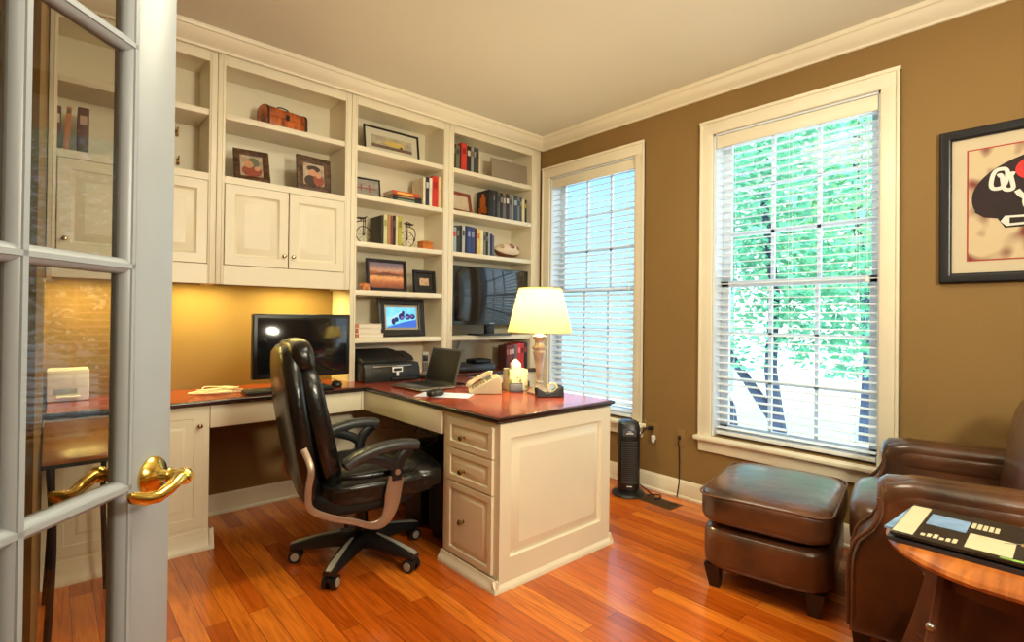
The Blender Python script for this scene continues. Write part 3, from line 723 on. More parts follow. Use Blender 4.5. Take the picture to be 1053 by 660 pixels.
def art_top(c, w, d, t):
    b = B(); plate(b, -w*0.17, w*0.03, -d*0.42, -d*0.02, t); part('address_label', b, CRM, c)
    b = B(); plate(b, -w/2, -w*0.40, -d*0.45, d*0.45, t)
    part('cream_strip', b, CRM, c)
    b = B(); plate(b, -w*0.38, -w*0.19, -d*0.05, d*0.30, t); part('photo', b, MBLU, c)
    b = B()
    b = B()
    for k in range(6): plate(b, -w*0.37+k*0.013, -w*0.37+k*0.013+0.009, -d*0.40, -d*0.40+0.020+0.008*(k % 3), t)
    part('lettering', b, CRM, c); b = B()
    for k in range(5): plate(b, -w*0.18+k*0.012, -w*0.18+k*0.012+0.009, d*0.14, d*0.30, t)
    part('lettering', b, CRM, c); b = B()
    for k in range(7): plate(b, w*0.12+k*0.018, w*0.12+k*0.018+0.010, d*0.26, d*0.26+0.014+0.010*(k % 2), t)
    part('lettering', b, CRM, c)
    b = B(); plate(b, w*0.06, w*0.09, d*0.0, d*0.16, t); plate(b, w*0.05, w*0.12, -d*0.04, d*0.02, t); part('emblem', b, PYEL, c)
    b = B()
    for k in range(5):
        pts = smooth([(-w*0.02+k*0.02, -d*0.08+k*0.018, t+0.001), (w*0.14, d*0.06-k*0.02, t+0.001), (w*0.28, -d*0.02-k*0.012, t+0.001), (w*0.46, -d*0.12+k*0.03, t+0.001)], 6)
        b.tube(pts, 0.0016, 5, flat=(0.3, 1.2), up=(0, 0, 1))
    part('line_drawing', b, PGRY, c)
    b = B(); plate(b, -w*0.02, w*0.46, -d*0.47, -d*0.43, t); part('footer_strip', b, PGRN, c)
zt = 0.6005
ma = math.radians(-90)
magazine('dark magazine at the bottom of the pile on the side table', (1.872, 0.165, zt), ma, 0.44, 0.31, 0.010, MDRK, art_plain)
magazine('blue edged magazine second from the bottom of the pile on the side table', (1.90, 0.19, zt+0.0102), ma-0.06, 0.41, 0.27, 0.006, MBLU, art_plain)
magazine('black folded newspaper magazine with cream address label, topmost on the side table', (1.878, 0.155, zt+0.0164), ma+0.02, 0.45, 0.31, 0.007, MBLK, art_top)

# ------------------------------------------------------------------ framed helmet picture
pf = thing('framed_picture', 'large black framed football helmet photograph hanging on the tan right wall', 'picture', (XR-0.002, 0.02, 1.728))
hw_, hh_ = 0.487, 0.354
FB = mat('black_frame', S(26, 26, 30), 0.3, var=0.1)
def pictframe(parent, o, U, V, Nn, w, h, bw, d, m, nm='frame'):
    """rectangular moulding; o = lower left corner at the back, Nn towards the viewer"""
    o, U, V, Nn = Vector(o), Vector(U), Vector(V), Vector(Nn); rings = []
    def ring(i, z): return [o + U*a + V*c + Nn*z for a, c in ((i, i), (w-i, i), (w-i, h-i), (i, h-i))]
    for i, z in ((bw, 0), (0, 0), (0, d*0.8), (bw*0.15, d), (bw*0.75, d*0.92), (bw, d*0.6)): rings.append(ring(i, z))
    return part(nm, B().loft(rings, False, False, loop=True), m, parent)
U, V, Nn = Vector((0, -1, 0)), Vector((0, 0, 1)), Vector((-1, 0, 0))
pictframe(pf, (0, hw_, -hh_), U, V, Nn, 2*hw_, 2*hh_, 0.045, 0.03, FB)
part('mat_board', B().box(-0.008, 0, -hw_+0.04, hw_-0.04, -hh_+0.04, hh_-0.04), mat('cream_mat_board', S(206, 192, 164), 0.8, var=0.02), pf)
iw, ih = hw_-0.098, hh_-0.098
part('red_inner_line', B().box(-0.0095, -0.008, -iw, iw, -ih, ih), mat('red_mat_line', S(170, 52, 40), 0.7), pf)
photo = part('photograph', B().box(-0.011, -0.0095, -iw+0.006, iw-0.006, -ih+0.006, ih-0.006),
     mat('blurred_crowd', S(120, 44, 34), 0.6, scale=8.5, col2=S(206, 186, 150), detail=1.0, lo=0.36, hi=0.50), pf)
def flatpoly(pts, x, t=0.0012):
    b = B(); b.loft([[(xx, -u, v) for u, v in pts] for xx in (x, x-t)]); return b
# helmet (u runs to the right as one looks at the wall, origin at the picture's middle)
hc = (-0.075, 0.025)
hel = []
for k in range(34):
    a = math.radians(197-k*(225/33)); hel.append((hc[0]+0.297*math.cos(a), hc[1]+0.19*math.sin(a)))
hel += [(0.17, -0.06), (0.10, -0.09), (0.00, -0.095), (-0.10, -0.095), (-0.20, -0.115), (-0.26, -0.115), (-0.285, -0.07), (-0.33, -0.06), (-0.365, -0.03)]
hl = part('helmet_print', flatpoly(hel, -0.011), mat('helmet_maroon', S(34, 13, 17), 0.7, var=0.35, scale=5), photo)
def disc(cx_, cy_, rx, ry, n=24): return [(cx_+rx*math.cos(2*PI*k/n), cy_+ry*math.sin(2*PI*k/n)) for k in range(n)]
part('red_highlight', flatpoly(disc(-0.165, 0.135, 0.062, 0.050), -0.0122), mat('helmet_red_shine', S(210, 40, 36), 0.6, var=0.45, scale=14), photo)
LW = mat('letter_white', S(226, 222, 214), 0.5, var=0.02)
def stroke(b, pts, w, x, closed=False):
    b.tube([(x, -u, v) for u, v in pts], w, 6, closed=closed, flat=(0.10, 1.0), up=(1, 0, 0))
def lean(pts, c, k=0.10): return [(u+(v-c[1])*k, v) for u, v in pts]
O_ = [(-0.279+0.024*a, 0.105+0.042*c) for a, c in ((-0.5, 1), (0.5, 1), (1, 0.6), (1, -0.6), (0.5, -1), (-0.5, -1), (-1, -0.6), (-1, 0.6))]
U_ = [(-0.279, 0.118), (-0.266, 0.118), (-0.266, 0.064), (-0.258, 0.052), (-0.244, 0.052), (-0.236, 0.064), (-0.236, 0.118), (-0.223, 0.118)]
b = B(); stroke(b, lean([(-0.279+0.025*math.copysign(abs(math.cos(q*PI/14))**0.7, math.cos(q*PI/14)), 0.105+0.043*math.copysign(abs(math.sin(q*PI/14))**0.7, math.sin(q*PI/14))) for q in range(28)], (0, 0.105), 0.15), 0.0085, -0.0135, True); part('helmet_letter', b, LW, photo)
b = B(); stroke(b, lean(smooth([(q[0], q[1], 0) for q in U_], 4) and [(q[0], q[1]) for q in smooth([(q[0], q[1], 0) for q in U_], 4)], (0, 0.08), -0.15), 0.0085, -0.0146); part('helmet_letter', b, LW, photo)
b = B()
stroke(b, smooth([(-0.222, 0.045), (-0.20, 0.015), (-0.15, 0.0), (-0.02, -0.005), (0.12, -0.01), (0.24, -0.02)]), 0.011, -0.0135)
stroke(b, smooth([(-0.195, 0.01), (-0.185, -0.035), (-0.10, -0.075), (0.06, -0.10), (0.2, -0.11)]), 0.011, -0.0137)
stroke(b, smooth([(-0.02, -0.005), (0.02, -0.045), (0.06, -0.10)]), 0.010, -0.0138)
part('face_mask', b, LW, photo)
part('chin_plate', flatpoly([(-0.275, -0.085), (-0.26, -0.062), (-0.16, -0.066), (-0.15, -0.085), (-0.16, -0.105), (-0.255, -0.108)], -0.0125), LW, photo)
part('chin_mark', flatpoly([(-0.245, -0.072), (-0.18, -0.075), (-0.18, -0.096), (-0.245, -0.097)], -0.0138), hl.data.materials[0], photo)
part('glazing', B().box(-0.0178, -0.0168, -hw_+0.04, hw_-0.04, -hh_+0.04, hh_-0.04), glass_mat('picture_glass', refl=0.0), pf)

# ------------------------------------------------------------------ wall fittings, heater, vent
PLATE = mat('tan_wall_plate', S(140, 108, 62), 0.5, var=0.04)
ou = thing('wall_outlet', 'tan socket plate behind the black heater, with black plug in it', 'outlet', (XR, 2.075, 0.400))
part('plate', B().box(-0.006, 0, -0.040, 0.040, -0.062, 0.062, 0.003), PLATE, ou)
for dz in (-0.022, 0.022): part('socket', B().lathe([(0.0, 0), (0.017, 0), (0.017, 0.003), (0, 0.003)], 16, T(-0.006, 0, dz) @ Ry(-PI/2)), PLATE, ou)
w2 = thing('wall_plate', 'tan cable plate on the right wall between the two windows', 'wall plate', (XR, 1.868, 0.395))
part('plate', B().box(-0.006, 0, -0.040, 0.040, -0.062, 0.062, 0.003), PLATE, w2)
part('jack', B().box(-0.012, -0.005, -0.010, 0.010, -0.012, 0.012, 0.002), BLACKM, w2)
single('wall_cable', B().tube([(XR-0.012, 1.868, 0.395), (XR-0.02, 1.868, 0.36), (XR-0.008, 1.868, 0.33), (XR-0.007, 1.866, 0.22), (XR-0.016, 1.862, 0.10), (XR-0.03, 1.87, 0.006)], 0.0035, 6), BLACKM, 'thin black cable dropping from the wall plate between the windows', 'cable')
nl = thing('night_light', 'small white plug-in light on the socket behind the heater', 'night light', (XR-0.0091, 2.060, 0.368))
part('body', B().box(-0.020, 0, -0.014, 0.014, -0.02, 0.012, 0.005), WHITEP, nl); part('bulb', B().ell((-0.016, 0, -0.026), (0.011, 0.012, 0.016), 2, 6), WHITEP, nl)
pg = thing('power_plug', 'black plug in the upper socket with cord to the heater', 'plug', (XR-0.0091, 2.078, 0.428))
part('body', B().box(-0.032, 0, -0.016, 0.016, -0.014, 0.014, 0.006), BLACKP, pg)
part('cord', B().tube(smooth([(-0.03, 0, 0), (-0.06, 0.02, -0.005), (-0.085, 0.05, -0.08), (-0.08, 0.06, -0.22), (-0.10, 0.05, -0.36), (-0.06, 0.0, -0.419), (-0.12, -0.10, -0.423)]), 0.0045, 7), BLACKM, pg)
ht = thing('tower_heater', 'black tower heater standing on the floor beside the desk end', 'heater', (2.955, 2.125, 0), math.radians(-48)); ht.scale = (1.08, 1.08, 1.04)
part('base', B().lathe([(0.0, 0), (0.100, 0), (0.105, 0.006), (0.098, 0.018), (0.06, 0.028), (0, 0.03)], 28), BLACKP, ht)
b = B(); rings = []
for z, s_, dy in ((0.028, 0.9, 0), (0.05, 1.0, 0), (0.38, 1.0, 0.0), (0.44, 0.98, 0.004), (0.468, 0.9, 0.012), (0.478, 0.6, 0.02)):
    rings.append([(u*0.068*s_, dy+v*0.062*s_, z) for u, v in sup(24, 3.2)])
b.loft(rings); bd = part('body', b, BLACKP, ht)
b = B()
for k in range(22): b.box(-0.048, 0.048, -0.0655, -0.055, 0.085+k*0.0125, 0.091+k*0.0125, 0.001)
part('grille', b, GREYB, ht)
part('control_panel', B().box(-0.042, 0.042, -0.0645, -0.05, 0.385, 0.435, 0.004), mat('heater_panel', S(70, 74, 84), 0.2), ht)
b = B(); b.box(-0.02, 0.02, -0.0655, -0.06, 0.402, 0.409, 0.001).box(-0.012, 0.012, -0.0655, -0.06, 0.416, 0.420, 0.001).box(-0.016, 0.016, -0.0635, -0.058, 0.063, 0.069, 0.001)
part('badge', b, WHITEP, ht)
vt = thing('floor_vent', 'dark bronze floor vent register set in the oak floor near the heater', 'floor vent', (2.975, 1.905, 0.0006), math.radians(-2))
b = B(); b.box(-0.068, 0.068, -0.135, 0.135, 0, 0.003, 0.001)
part('frame', b, mat('bronze_vent', S(104, 74, 48), 0.45, metal=0.3), vt)
b = B()
for r_ in range(3):
    for k in range(18): b.box(-0.052+r_*0.037, -0.022+r_*0.037, -0.118+k*0.0135, -0.112+k*0.0135, 0.0028, 0.0042)
part('louvres', b, mat('vent_slots', S(22, 15, 10), 0.6), vt)
single('loose_cord', B().tube(smooth([(3.02, 2.01, 0.0045), (3.06, 2.0, 0.0045), (3.09, 1.96, 0.0045), (3.02, 1.92, 0.012), (2.98, 1.93, 0.009)]), 0.004, 6), BLACKM, 'short black cord curled on the floor beside the vent', 'cord')

# ------------------------------------------------------------------ table lamp
lx, ly = 2.095, 2.125
lp = thing('table_lamp', 'lit table lamp with turned silver gold stem and pale tapered shade', 'lamp', (lx, ly, ZT+0.0005))
LST = mat('aged_silver', S(226, 212, 196), 0.3, metal=0.55, var=0.2, scale=14)
b = B(); rings = []
b.lathe([(0.0, 0), (0.070, 0), (0.072, 0.008), (0.060, 0.014), (0.050, 0.022), (0.030, 0.038), (0.020, 0.055), (0.018, 0.060)], 4, Rz(PI/4-0.3)); base_ = b
base_.lathe([(0.016, 0.055), (0.022, 0.060), (0.022, 0.068), (0.014, 0.074)], 20)
part('base', base_, LST, lp)
part('stem', B().lathe([(0.014, 0.07), (0.017, 0.10), (0.024, 0.16), (0.032, 0.215), (0.036, 0.235), (0.030, 0.245), (0.040, 0.252), (0.042, 0.262), (0.028, 0.272), (0.024, 0.285), (0.027, 0.305), (0.038, 0.318), (0.040, 0.326), (0.026, 0.336), (0.014, 0.345), (0.010, 0.36), (0.008, 0.42)], 28), LST, lp)
part('socket', B().cyl((0, 0, 0.41), (0, 0, 0.46), 0.016, n=16), BRASS, lp)
SH = bpy.data.materials.new('lamp_shade_fabric'); SH.use_nodes = True
nt = SH.node_tree; N = nt.nodes; L = nt.links; N.remove(N['Principled BSDF'])
tc = N.new('ShaderNodeTexCoord'); wv = N.new('ShaderNodeTexNoise'); wv.inputs['Scale'].default_value = 90
L.new(tc.outputs['Object'], wv.inputs['Vector'])
rp = N.new('ShaderNodeValToRGB'); rp.color_ramp.elements[0].color = (0.74, 0.62, 0.22, 1); rp.color_ramp.elements[1].color = (0.80, 0.68, 0.26, 1)
L.new(wv.outputs['Fac'], rp.inputs['Fac'])
df = N.new('ShaderNodeBsdfDiffuse'); tl = N.new('ShaderNodeBsdfTranslucent'); ad = N.new('ShaderNodeMixShader'); ad.inputs['Fac'].default_value = 0.42
L.new(rp.outputs['Color'], df.inputs['Color']); L.new(rp.outputs['Color'], tl.inputs['Color'])
L.new(df.outputs[0], ad.inputs[1]); L.new(tl.outputs[0], ad.inputs[2]); L.new(ad.outputs[0], N['Material Output'].inputs['Surface'])
z0, z1, r0, r1 = 0.350, 0.598, 0.184, 0.121
b = B(); n = 48
b.loft([[(r*math.cos(2*PI*j/n), r*math.sin(2*PI*j/n), z) for j in range(n)] for r, z in ((r0, z0), (r1, z1))], False, False)
sh = part('shade', b, SH, lp)
for r, z in ((r0, z0), (r1, z1)): part('shade_rim', B().tube([(r*math.cos(2*PI*j/n), r*math.sin(2*PI*j/n), z) for j in range(n)], 0.003, 6, closed=True), mat('shade_trim', S(236, 220, 150), 0.7), sh)
b = B(); b.tube([(r1*0.99*math.cos(2*PI*j/24), r1*0.99*math.sin(2*PI*j/24), z1-0.004) for j in range(24)], 0.0015, 5, closed=True)
for k in range(3): b.cyl((0, 0, z1-0.012), (r1*0.99*math.cos(2*PI*k/3), r1*0.99*math.sin(2*PI*k/3), z1-0.004), 0.0015, n=5)
b.cyl((0, 0, 0.45), (0, 0, z1), 0.002, n=6)
part('shade_frame', b, BRASS, lp)
part('bulb', B().lathe([(0.012, 0.455), (0.014, 0.465), (0.029, 0.495), (0.030, 0.515), (0.018, 0.535), (0, 0.542)], 18), mat('bulb_glow', S(255, 236, 190), 0.5, emit=(1, 0.80, 0.45, 1), estr=12), lp)

# ------------------------------------------------------------------ things on the worktop
SCR = mat('dark_screen', S(16, 18, 22), 0.08, var=0.05, coat=0.5)
mo = thing('monitor', 'large black desktop computer screen standing below the cream wall cabinets', 'monitor', (1.138, 3.165, ZT+0.0006)); mo.scale = (0.975, 1, 1)
part('base_plate', B().box(-0.10, 0.10, -0.03, 0.14, 0, 0.006, 0.003), STEEL, mo)
part('neck', B().box(-0.05, 0.05, 0.075, 0.095, 0.005, 0.26, 0.004), STEEL, mo)
part('housing', B().box(-0.294, 0.294, -0.012, 0.030, 0.062, 0.436, 0.008, 3).box(-0.2, 0.2, 0.03, 0.078, 0.12, 0.38, 0.01), BLACKP, mo)
part('screen', B().box(-0.270, 0.270, -0.0135, -0.010, 0.092, 0.414, 0.001), SCR, mo)
kb = thing('keyboard', 'dark computer keyboard on the worktop behind the office chair back', 'keyboard', (1.02, 3.055, ZT+0.0006), -0.05)
part('tray', B().box(-0.235, 0.235, -0.075, 0.075, 0, 0.016, 0.005), BLACKP, kb)
b = B()
for i in range(5):
    for j in range(16): b.box(-0.225+j*0.028, -0.225+j*0.028+0.023, -0.066+i*0.0265, -0.066+i*0.0265+0.021, 0.0155, 0.021, 0.003, 1)
part('keys', b, mat('key_caps', S(60, 62, 64), 0.5), kb)
def mouse(label, loc, rz):
    r = thing('computer_mouse', label, 'mouse', loc, rz, 'computer mice')
    b = B(); b.ell((0, 0, 0.014), (0.055, 0.031, 0.022), 2.6, 8)
    for v in b.bm.verts: v.co.z = max(v.co.z, 0.0005)
    part('shell', b, BLACKP, r); part('scroll_wheel', B().cyl((0.026, -0.003, 0.030), (0.026, 0.003, 0.030), 0.008, n=12), GREYB, r)
mouse('black mouse on the worktop right of the monitor', (1.305, 3.07, ZT+0.0006), 1.3)
mouse('black mouse lying on the white paper beside the laptop', (1.575, 2.400, ZT+0.0019), 0.2)
rnd = random.Random(12); b = B()
for k in range(7):
    cx_, cy_ = 0.68+rnd.uniform(-0.05, 0.06), 3.18+rnd.uniform(-0.05, 0.05); pts = []
    for q in range(10):
        a = q*1.1+k; rr = 0.03+rnd.uniform(0, 0.07); pts.append((cx_+rr*1.3*math.cos(a), cy_+rr*0.7*math.sin(a), ZT+0.006+0.004*(k % 5)+rnd.uniform(0, 0.008)))
    b.tube(smooth(pts), 0.0032, 6)
single('cable_coil', b, mat('white_cable', S(236, 226, 196), 0.5), 'loose pile of white cables on the worktop left of the keyboard', 'cables')
# printer
pr = thing('printer', 'black all-in-one printer standing under the lowest bookcase shelf', 'printer', (1.697, 3.275, ZT+0.0006), -0.02)
PRB = mat('printer_black', S(26, 26, 28), 0.4, var=0.2, scale=30)
b = B(); prof = [(-0.185, 0.0), (-0.19, 0.03), (-0.185, 0.085), (-0.165, 0.118), (0.12, 0.135), (0.14, 0.12), (0.14, 0.0)]
b.puff(prof, -0.198, 0.205, 0.008, lambda u, v, t: (t, u, v), 3); body = part('body', b, PRB, pr)
b = B(); b.puff([(-0.155, 0.120), (-0.158, 0.130), (0.02, 0.196), (0.12, 0.202), (0.13, 0.13)], -0.196, 0.120, 0.008, lambda u, v, t: (t, u, v), 3); part('scanner_lid', b, PRB, pr)
b = B(); b.puff([(-0.12, 0.128), (-0.09, 0.158), (0.02, 0.186), (0.11, 0.180), (0.12, 0.13)], 0.126, 0.200, 0.010, lambda u, v, t: (t, u, v), 3); part('document_feeder', b, PRB, pr)
part('paper_slot', B().box(-0.14, 0.14, -0.188, -0.172, 0.098, 0.106, 0.002), STEEL, pr)
part('output_tray', B().box(-0.02, 0.17, -0.222, -0.17, 0.016, 0.026, 0.004), PRB, pr)
b = B(); b.box(-0.008, 0.068, -0.197, -0.187, 0.062, 0.096, 0.002); b.box(0.022, 0.040, -0.197, -0.187, 0.036, 0.064, 0.002); lb = part('badge', b, WHITEP, pr)
part('badge_window', B().box(0.002, 0.058, -0.199, -0.196, 0.070, 0.088, 0.001), BLACKM, lb)
# cordless handset
hs = thing('cordless_handset', 'silver cordless telephone handset upright in its cradle behind the laptop', 'telephone', (1.960, 3.115, ZT+0.0006), -0.5)
part('cradle', B().box(-0.04, 0.04, -0.04, 0.045, 0, 0.028, 0.01, 3), BLACKP, hs)
M = T(0, 0.005, 0.02) @ Rx(-0.18)
hb_ = part('handset', B().box(-0.024, 0.024, -0.013, 0.013, 0, 0.165, 0.009, 3, M=M), mat('handset_silver', S(150, 148, 138), 0.35, var=0.05), hs)
part('display', B().box(-0.017, 0.017, -0.0145, -0.010, 0.098, 0.140, 0.002, M=M), BLACKM, hb_)
b = B()
for i in range(4):
    for j in range(3): b.box(-0.017+j*0.0125, -0.017+j*0.0125+0.009, -0.0155, -0.012, 0.03+i*0.015, 0.04+i*0.015, 0.001, M=M)
part('buttons', b, GREYB, hb_)
# laptop (faces the office chair)
LG = mat('laptop_grey', S(80, 78, 76), 0.4, metal=0.3, var=0.1); SIL = mat('laptop_silver_edge', S(190, 184, 170), 0.3, metal=0.6)
la = thing('laptop', 'open grey laptop with dark screen on the cherry worktop', 'laptop', (1.693, 2.715, ZT+0.0006), math.radians(-88))
# local: +x along hinge, -y to the user
part('base', B().box(-0.158, 0.158, -0.122, 0.122, 0.003, 0.020, 0.006), LG, la)
part('edge', B().box(-0.160, 0.160, -0.124, 0.124, 0.009, 0.014, 0.002), SIL, la)
b = B()
for i in range(6):
    for j in range(15): b.box(-0.142+j*0.019, -0.142+j*0.019+0.016, -0.03+i*0.021, -0.03+i*0.021+0.017, 0.0195, 0.0215, 0.001, 1)
part('keys', b, BLACKM, la); part('touchpad', B().box(-0.045, 0.045, -0.105, -0.048, 0.0195, 0.0208, 0.001), mat('touchpad_grey', S(110, 108, 104), 0.3), la)
M = T(0, 0.118, 0.018) @ Rx(math.radians(-16))
lid = part('lid', B().box(-0.158, 0.158, -0.002, 0.008, 0, 0.222, 0.003, M=M), LG, la)
part('screen', B().box(-0.146, 0.146, -0.0032, -0.0015, 0.016, 0.210, 0.0005, M=M), mat('laptop_screen', S(40, 37, 34), 0.5, var=0.1, spec=0.2), lid)
single('paper_sheet', B().box(-0.15, 0.15, -0.085, 0.085, 0.0004, 0.0012, M=T(1.635, 2.395, ZT) @ Rz(-0.9)), mat('paper_bluish', S(206, 214, 236), 0.7, var=0.04, scale=10), 'bluish white paper sheet lying on the worktop in front of the laptop', 'paper')
rnd = random.Random(9); b = B()
for k in range(3):
    pts = [(1.87+0.02*k, 2.72-0.02*k, ZT+0.006)]
    for q in range(6): pts.append((1.90+0.022*q+rnd.uniform(-0.025, 0.025), 2.68-0.028*q+rnd.uniform(-0.03, 0.03), ZT+0.006+rnd.uniform(0, 0.014)))
    b.tube(smooth(pts), 0.004, 6)
single('power_cable', b, BLACKM, 'tangled black power cables between the laptop and the desk telephone', 'cables')
# desk phone
BEI = mat('beige_plastic', S(196, 178, 146), 0.45, var=0.04); BEID = mat('beige_dark_plastic', S(122, 108, 88), 0.5)
ph = thing('desk_telephone', 'beige desk telephone with handset, between the laptop and the tissue box', 'telephone', (1.880, 2.350, ZT+0.0006), math.radians(-125)); ph.scale = (0.88,)*3
# local: -y low front towards the user, +y high back
b = B(); prof = [(-0.105, 0), (-0.108, 0.018), (0.055, 0.105), (0.085, 0.112), (0.10, 0.095), (0.10, 0)]
b.puff(prof, -0.10, 0.10, 0.008, lambda u, v, t: (t, u, v), 3); pb = part('body', b, BEI, ph)
sl = math.atan2(0.087, 0.163); M = T(0, -0.108, 0.018) @ Rx(sl)
b = B()
for i in range(5):
    for j in range(5): b.box(-0.028+j*0.023, -0.028+j*0.023+0.017, 0.025+i*0.020, 0.025+i*0.020+0.013, 0.0, 0.005, 0.001, 1, M=M)
part('buttons', b, BEID, pb); part('display', B().box(-0.03, 0.085, 0.132, 0.168, 0, 0.004, 0.001, M=M), mat('grey_display', S(120, 128, 110), 0.2), pb)
b = B(); b.tube(smooth([tuple(M @ Vector(p)) for p in ((-0.068, 0.0, 0.010), (-0.068, 0.02, 0.022), (-0.068, 0.09, 0.028), (-0.068, 0.16, 0.024), (-0.068, 0.185, 0.010))]), [0.016]*3+[0.018]*3+[0.014]*7+[0.018]*3+[0.016], 12, flat=(1.3, 1.0), up=(1, 0, 0))
part('handset', b, BEI, ph)
part('coiled_cord', B().tube([(-0.105-0.012*math.cos(k*0.9)-0.0006*k, -0.06+k*0.0016, 0.016+0.012*math.sin(k*0.9)) for k in range(90)], 0.0028, 5), BLACKM, ph)
# tissue box
tb = thing('tissue_box', 'floral white tissue cube with tissue sticking up, left of the lamp', 'tissue box', (2.092, 2.325, ZT+0.0006), math.radians(-20))
TBM = mat('floral_card', S(238, 228, 190), 0.6, scale=26, col2=S(150, 150, 60), detail=1.5, lo=0.56, hi=0.66)
part('box', B().box(-0.058, 0.058, -0.058, 0.058, 0, 0.125, 0.003), TBM, tb)
part('opening', B().lathe([(0.0, 0.1248), (0.034, 0.1248), (0.034, 0.1262), (0, 0.1262)], 24), mat('pale_card', S(226, 214, 170), 0.6), tb)
b = B(); rings = []
for k, (z, s_) in enumerate(((0.118, 0.020), (0.135, 0.026), (0.155, 0.024), (0.172, 0.013), (0.182, 0.004))):
    rings.append([(s_*1.25*math.cos(2*PI*j/14)*(1+0.18*math.sin(3*j+k)), s_*0.8*math.sin(2*PI*j/14)*(1+0.18*math.cos(4*j+k)), z) for j in range(14)])
b.loft(rings); part('tissue', b, mat('tissue_white', S(246, 240, 226), 0.9), tb)
cd = thing('card_holder', 'small dark grey card holder standing before the tissue box', 'card holder', (2.022, 2.238, ZT+0.0006), math.radians(-30)); cd.scale = (0.9,)*3
part('tray', B().box(-0.045, 0.045, -0.017, 0.017, 0.0, 0.012, 0.003).box(-0.045, 0.045, 0.008, 0.017, 0.0, 0.055, 0.003), GREYB, cd)
part('cards', B().box(-0.042, 0.042, -0.008, 0.006, 0.012, 0.048, 0.001), mat('card_grey', S(128, 130, 136), 0.5), cd)
# tape dispenser
tp = thing('tape_dispenser', 'black desk tape dispenser at the foot of the lamp', 'tape dispenser', (2.055, 2.005, ZT+0.0006), math.radians(-32))
b = B(); b.puff([(-0.075, 0), (-0.078, 0.045), (-0.072, 0.055), (-0.060, 0.045), (-0.02, 0.022), (0.02, 0.030), (0.055, 0.062), (0.075, 0.058), (0.078, 0)], -0.028, -0.012, 0.004, lambda u, v, t: (u, t, v), 3)
b.puff([(-0.075, 0), (-0.078, 0.045), (-0.072, 0.055), (-0.060, 0.045), (-0.02, 0.022), (0.02, 0.030), (0.055, 0.062), (0.075, 0.058), (0.078, 0)], 0.012, 0.028, 0.004, lambda u, v, t: (u, t, v), 3)
b.box(-0.074, 0.074, -0.014, 0.014, 0, 0.02, 0.003); part('body', b, BLACKP, tp)
b = B(); b.tube([(0.018+0.023*math.cos(2*PI*k/28), 0, 0.048+0.023*math.sin(2*PI*k/28)) for k in range(28)], 0.0095, 8, closed=True, flat=(1.0, 0.8), up=(0, 1, 0)); part('tape_roll', b, mat('tape_cream', S(240, 226, 180), 0.4), tp)
part('cutter', B().box(-0.080, -0.070, -0.012, 0.012, 0.046, 0.056, 0.001), STEEL, tp)
# cable box + game cases
cb = thing('cable_box', 'black flat cable box under the television shelf', 'cable box', (2.475, 3.335, ZT+0.0006))
part('case', B().box(-0.205, 0.205, -0.12, 0.12, 0.006, 0.062, 0.006), BLACKP, cb); part('front_strip', B().box(-0.19, 0.19, -0.1215, -0.118, 0.030, 0.044, 0.001), mat('gloss_strip', S(60, 66, 78), 0.15), cb)
b = B(); 
for sx in (-0.17, 0.17):
    for sy in (-0.09, 0.09): b.cyl((sx, sy, 0), (sx, sy, 0.008), 0.012, n=10)
part('foot', b, BLACKM, cb)
rt = thing('wireless_router', 'small black box on top of the cable box', 'router', (2.60, 3.335, ZT+0.0632))
part('case', B().box(-0.08, 0.08, -0.07, 0.07, 0, 0.03, 0.008), BLACKM, rt); part('light_strip', B().box(-0.05, 0.05, -0.0715, -0.068, 0.010, 0.016), GREYB, rt)
single('shelf_cable', B().tube(smooth([(2.505, 3.470, 1.000), (2.49, 3.468, 0.95), (2.455, 3.468, 0.90), (2.44, 3.466, 0.85)]), 0.005, 6), mat('grey_cable2', S(150, 146, 136), 0.5), 'grey cable hanging on the back panel below the television shelf', 'cable')
# television
tv = thing('television', 'black flat television on the corner bookcase shelf behind the lamp', 'television', (2.660, 3.262, 1.0436))
part('stand_base', B().puff(rrect(0.19, 0.085, 0.05, 0) and [(p[0], p[1]) for p in rrect(0.19, 0.085, 0.05, 0)], 0, 0.014, 0.005, lambda u, v, t: (u, v+0.01, t), 3), mat('gloss_black', S(14, 15, 20), 0.1, coat=0.6), tv)
part('stand_neck', B().box(-0.045, 0.045, 0.005, 0.03, 0.012, 0.12, 0.004), BLACKP, tv)
part('housing', B().box(-0.393, 0.393, -0.018, 0.022, 0.082, 0.538, 0.006, 3), mat('tv_bezel', S(12, 13, 16), 0.15, coat=0.6), tv)
TVS = mat('tv_screen', S(10, 13, 20), 0.06, coat=0.7, var=0.02)
part('screen', B().box(-0.372, 0.372, -0.0192, -0.0165, 0.112, 0.520, 0.001), TVS, tv)
part('maker_badge', B().box(-0.022, 0.022, -0.0195, -0.017, 0.092, 0.098), STEEL, tv)

# ------------------------------------------------------------------ books
_cm = {}
def cmat(c, kind='cover'):
    k = (c, kind)
    if k not in _cm: _cm[k] = mat('%s_%02x%02x%02x' % ((kind,)+c), S(*c), 0.5, var=0.12, scale=12)
    return _cm[k]
def book(label, group, loc, t, h, d, col, band=None, rot=0.0, flat=False, nm='book', cat='book', bands=((0.62, 0.82),)):
    """upright: spine towards -y, x is thickness; base at loc (front left lower corner)"""
    r = thing(nm, label, cat, loc, rot, group)
    cm = cmat(col); e = 0.0022
    b = B(); b.box(0, e, 0, d, 0, h); b.box(t-e, t, 0, d, 0, h); b.box(0, t, -0.001, e, 0, h, 0.001)
    part('cover', b, cm, r)
    part('pages', B().box(e, t-e, e, d-0.003, 0.003, h-0.003), PAGES, r)
    if band:
        b = B()
        for a, c in bands: b.box(t*0.18, t*0.82, -0.0018, -0.0008, h*a, h*c)
        part('spine_lettering', b, cmat(band, 'print'), r)
    return r
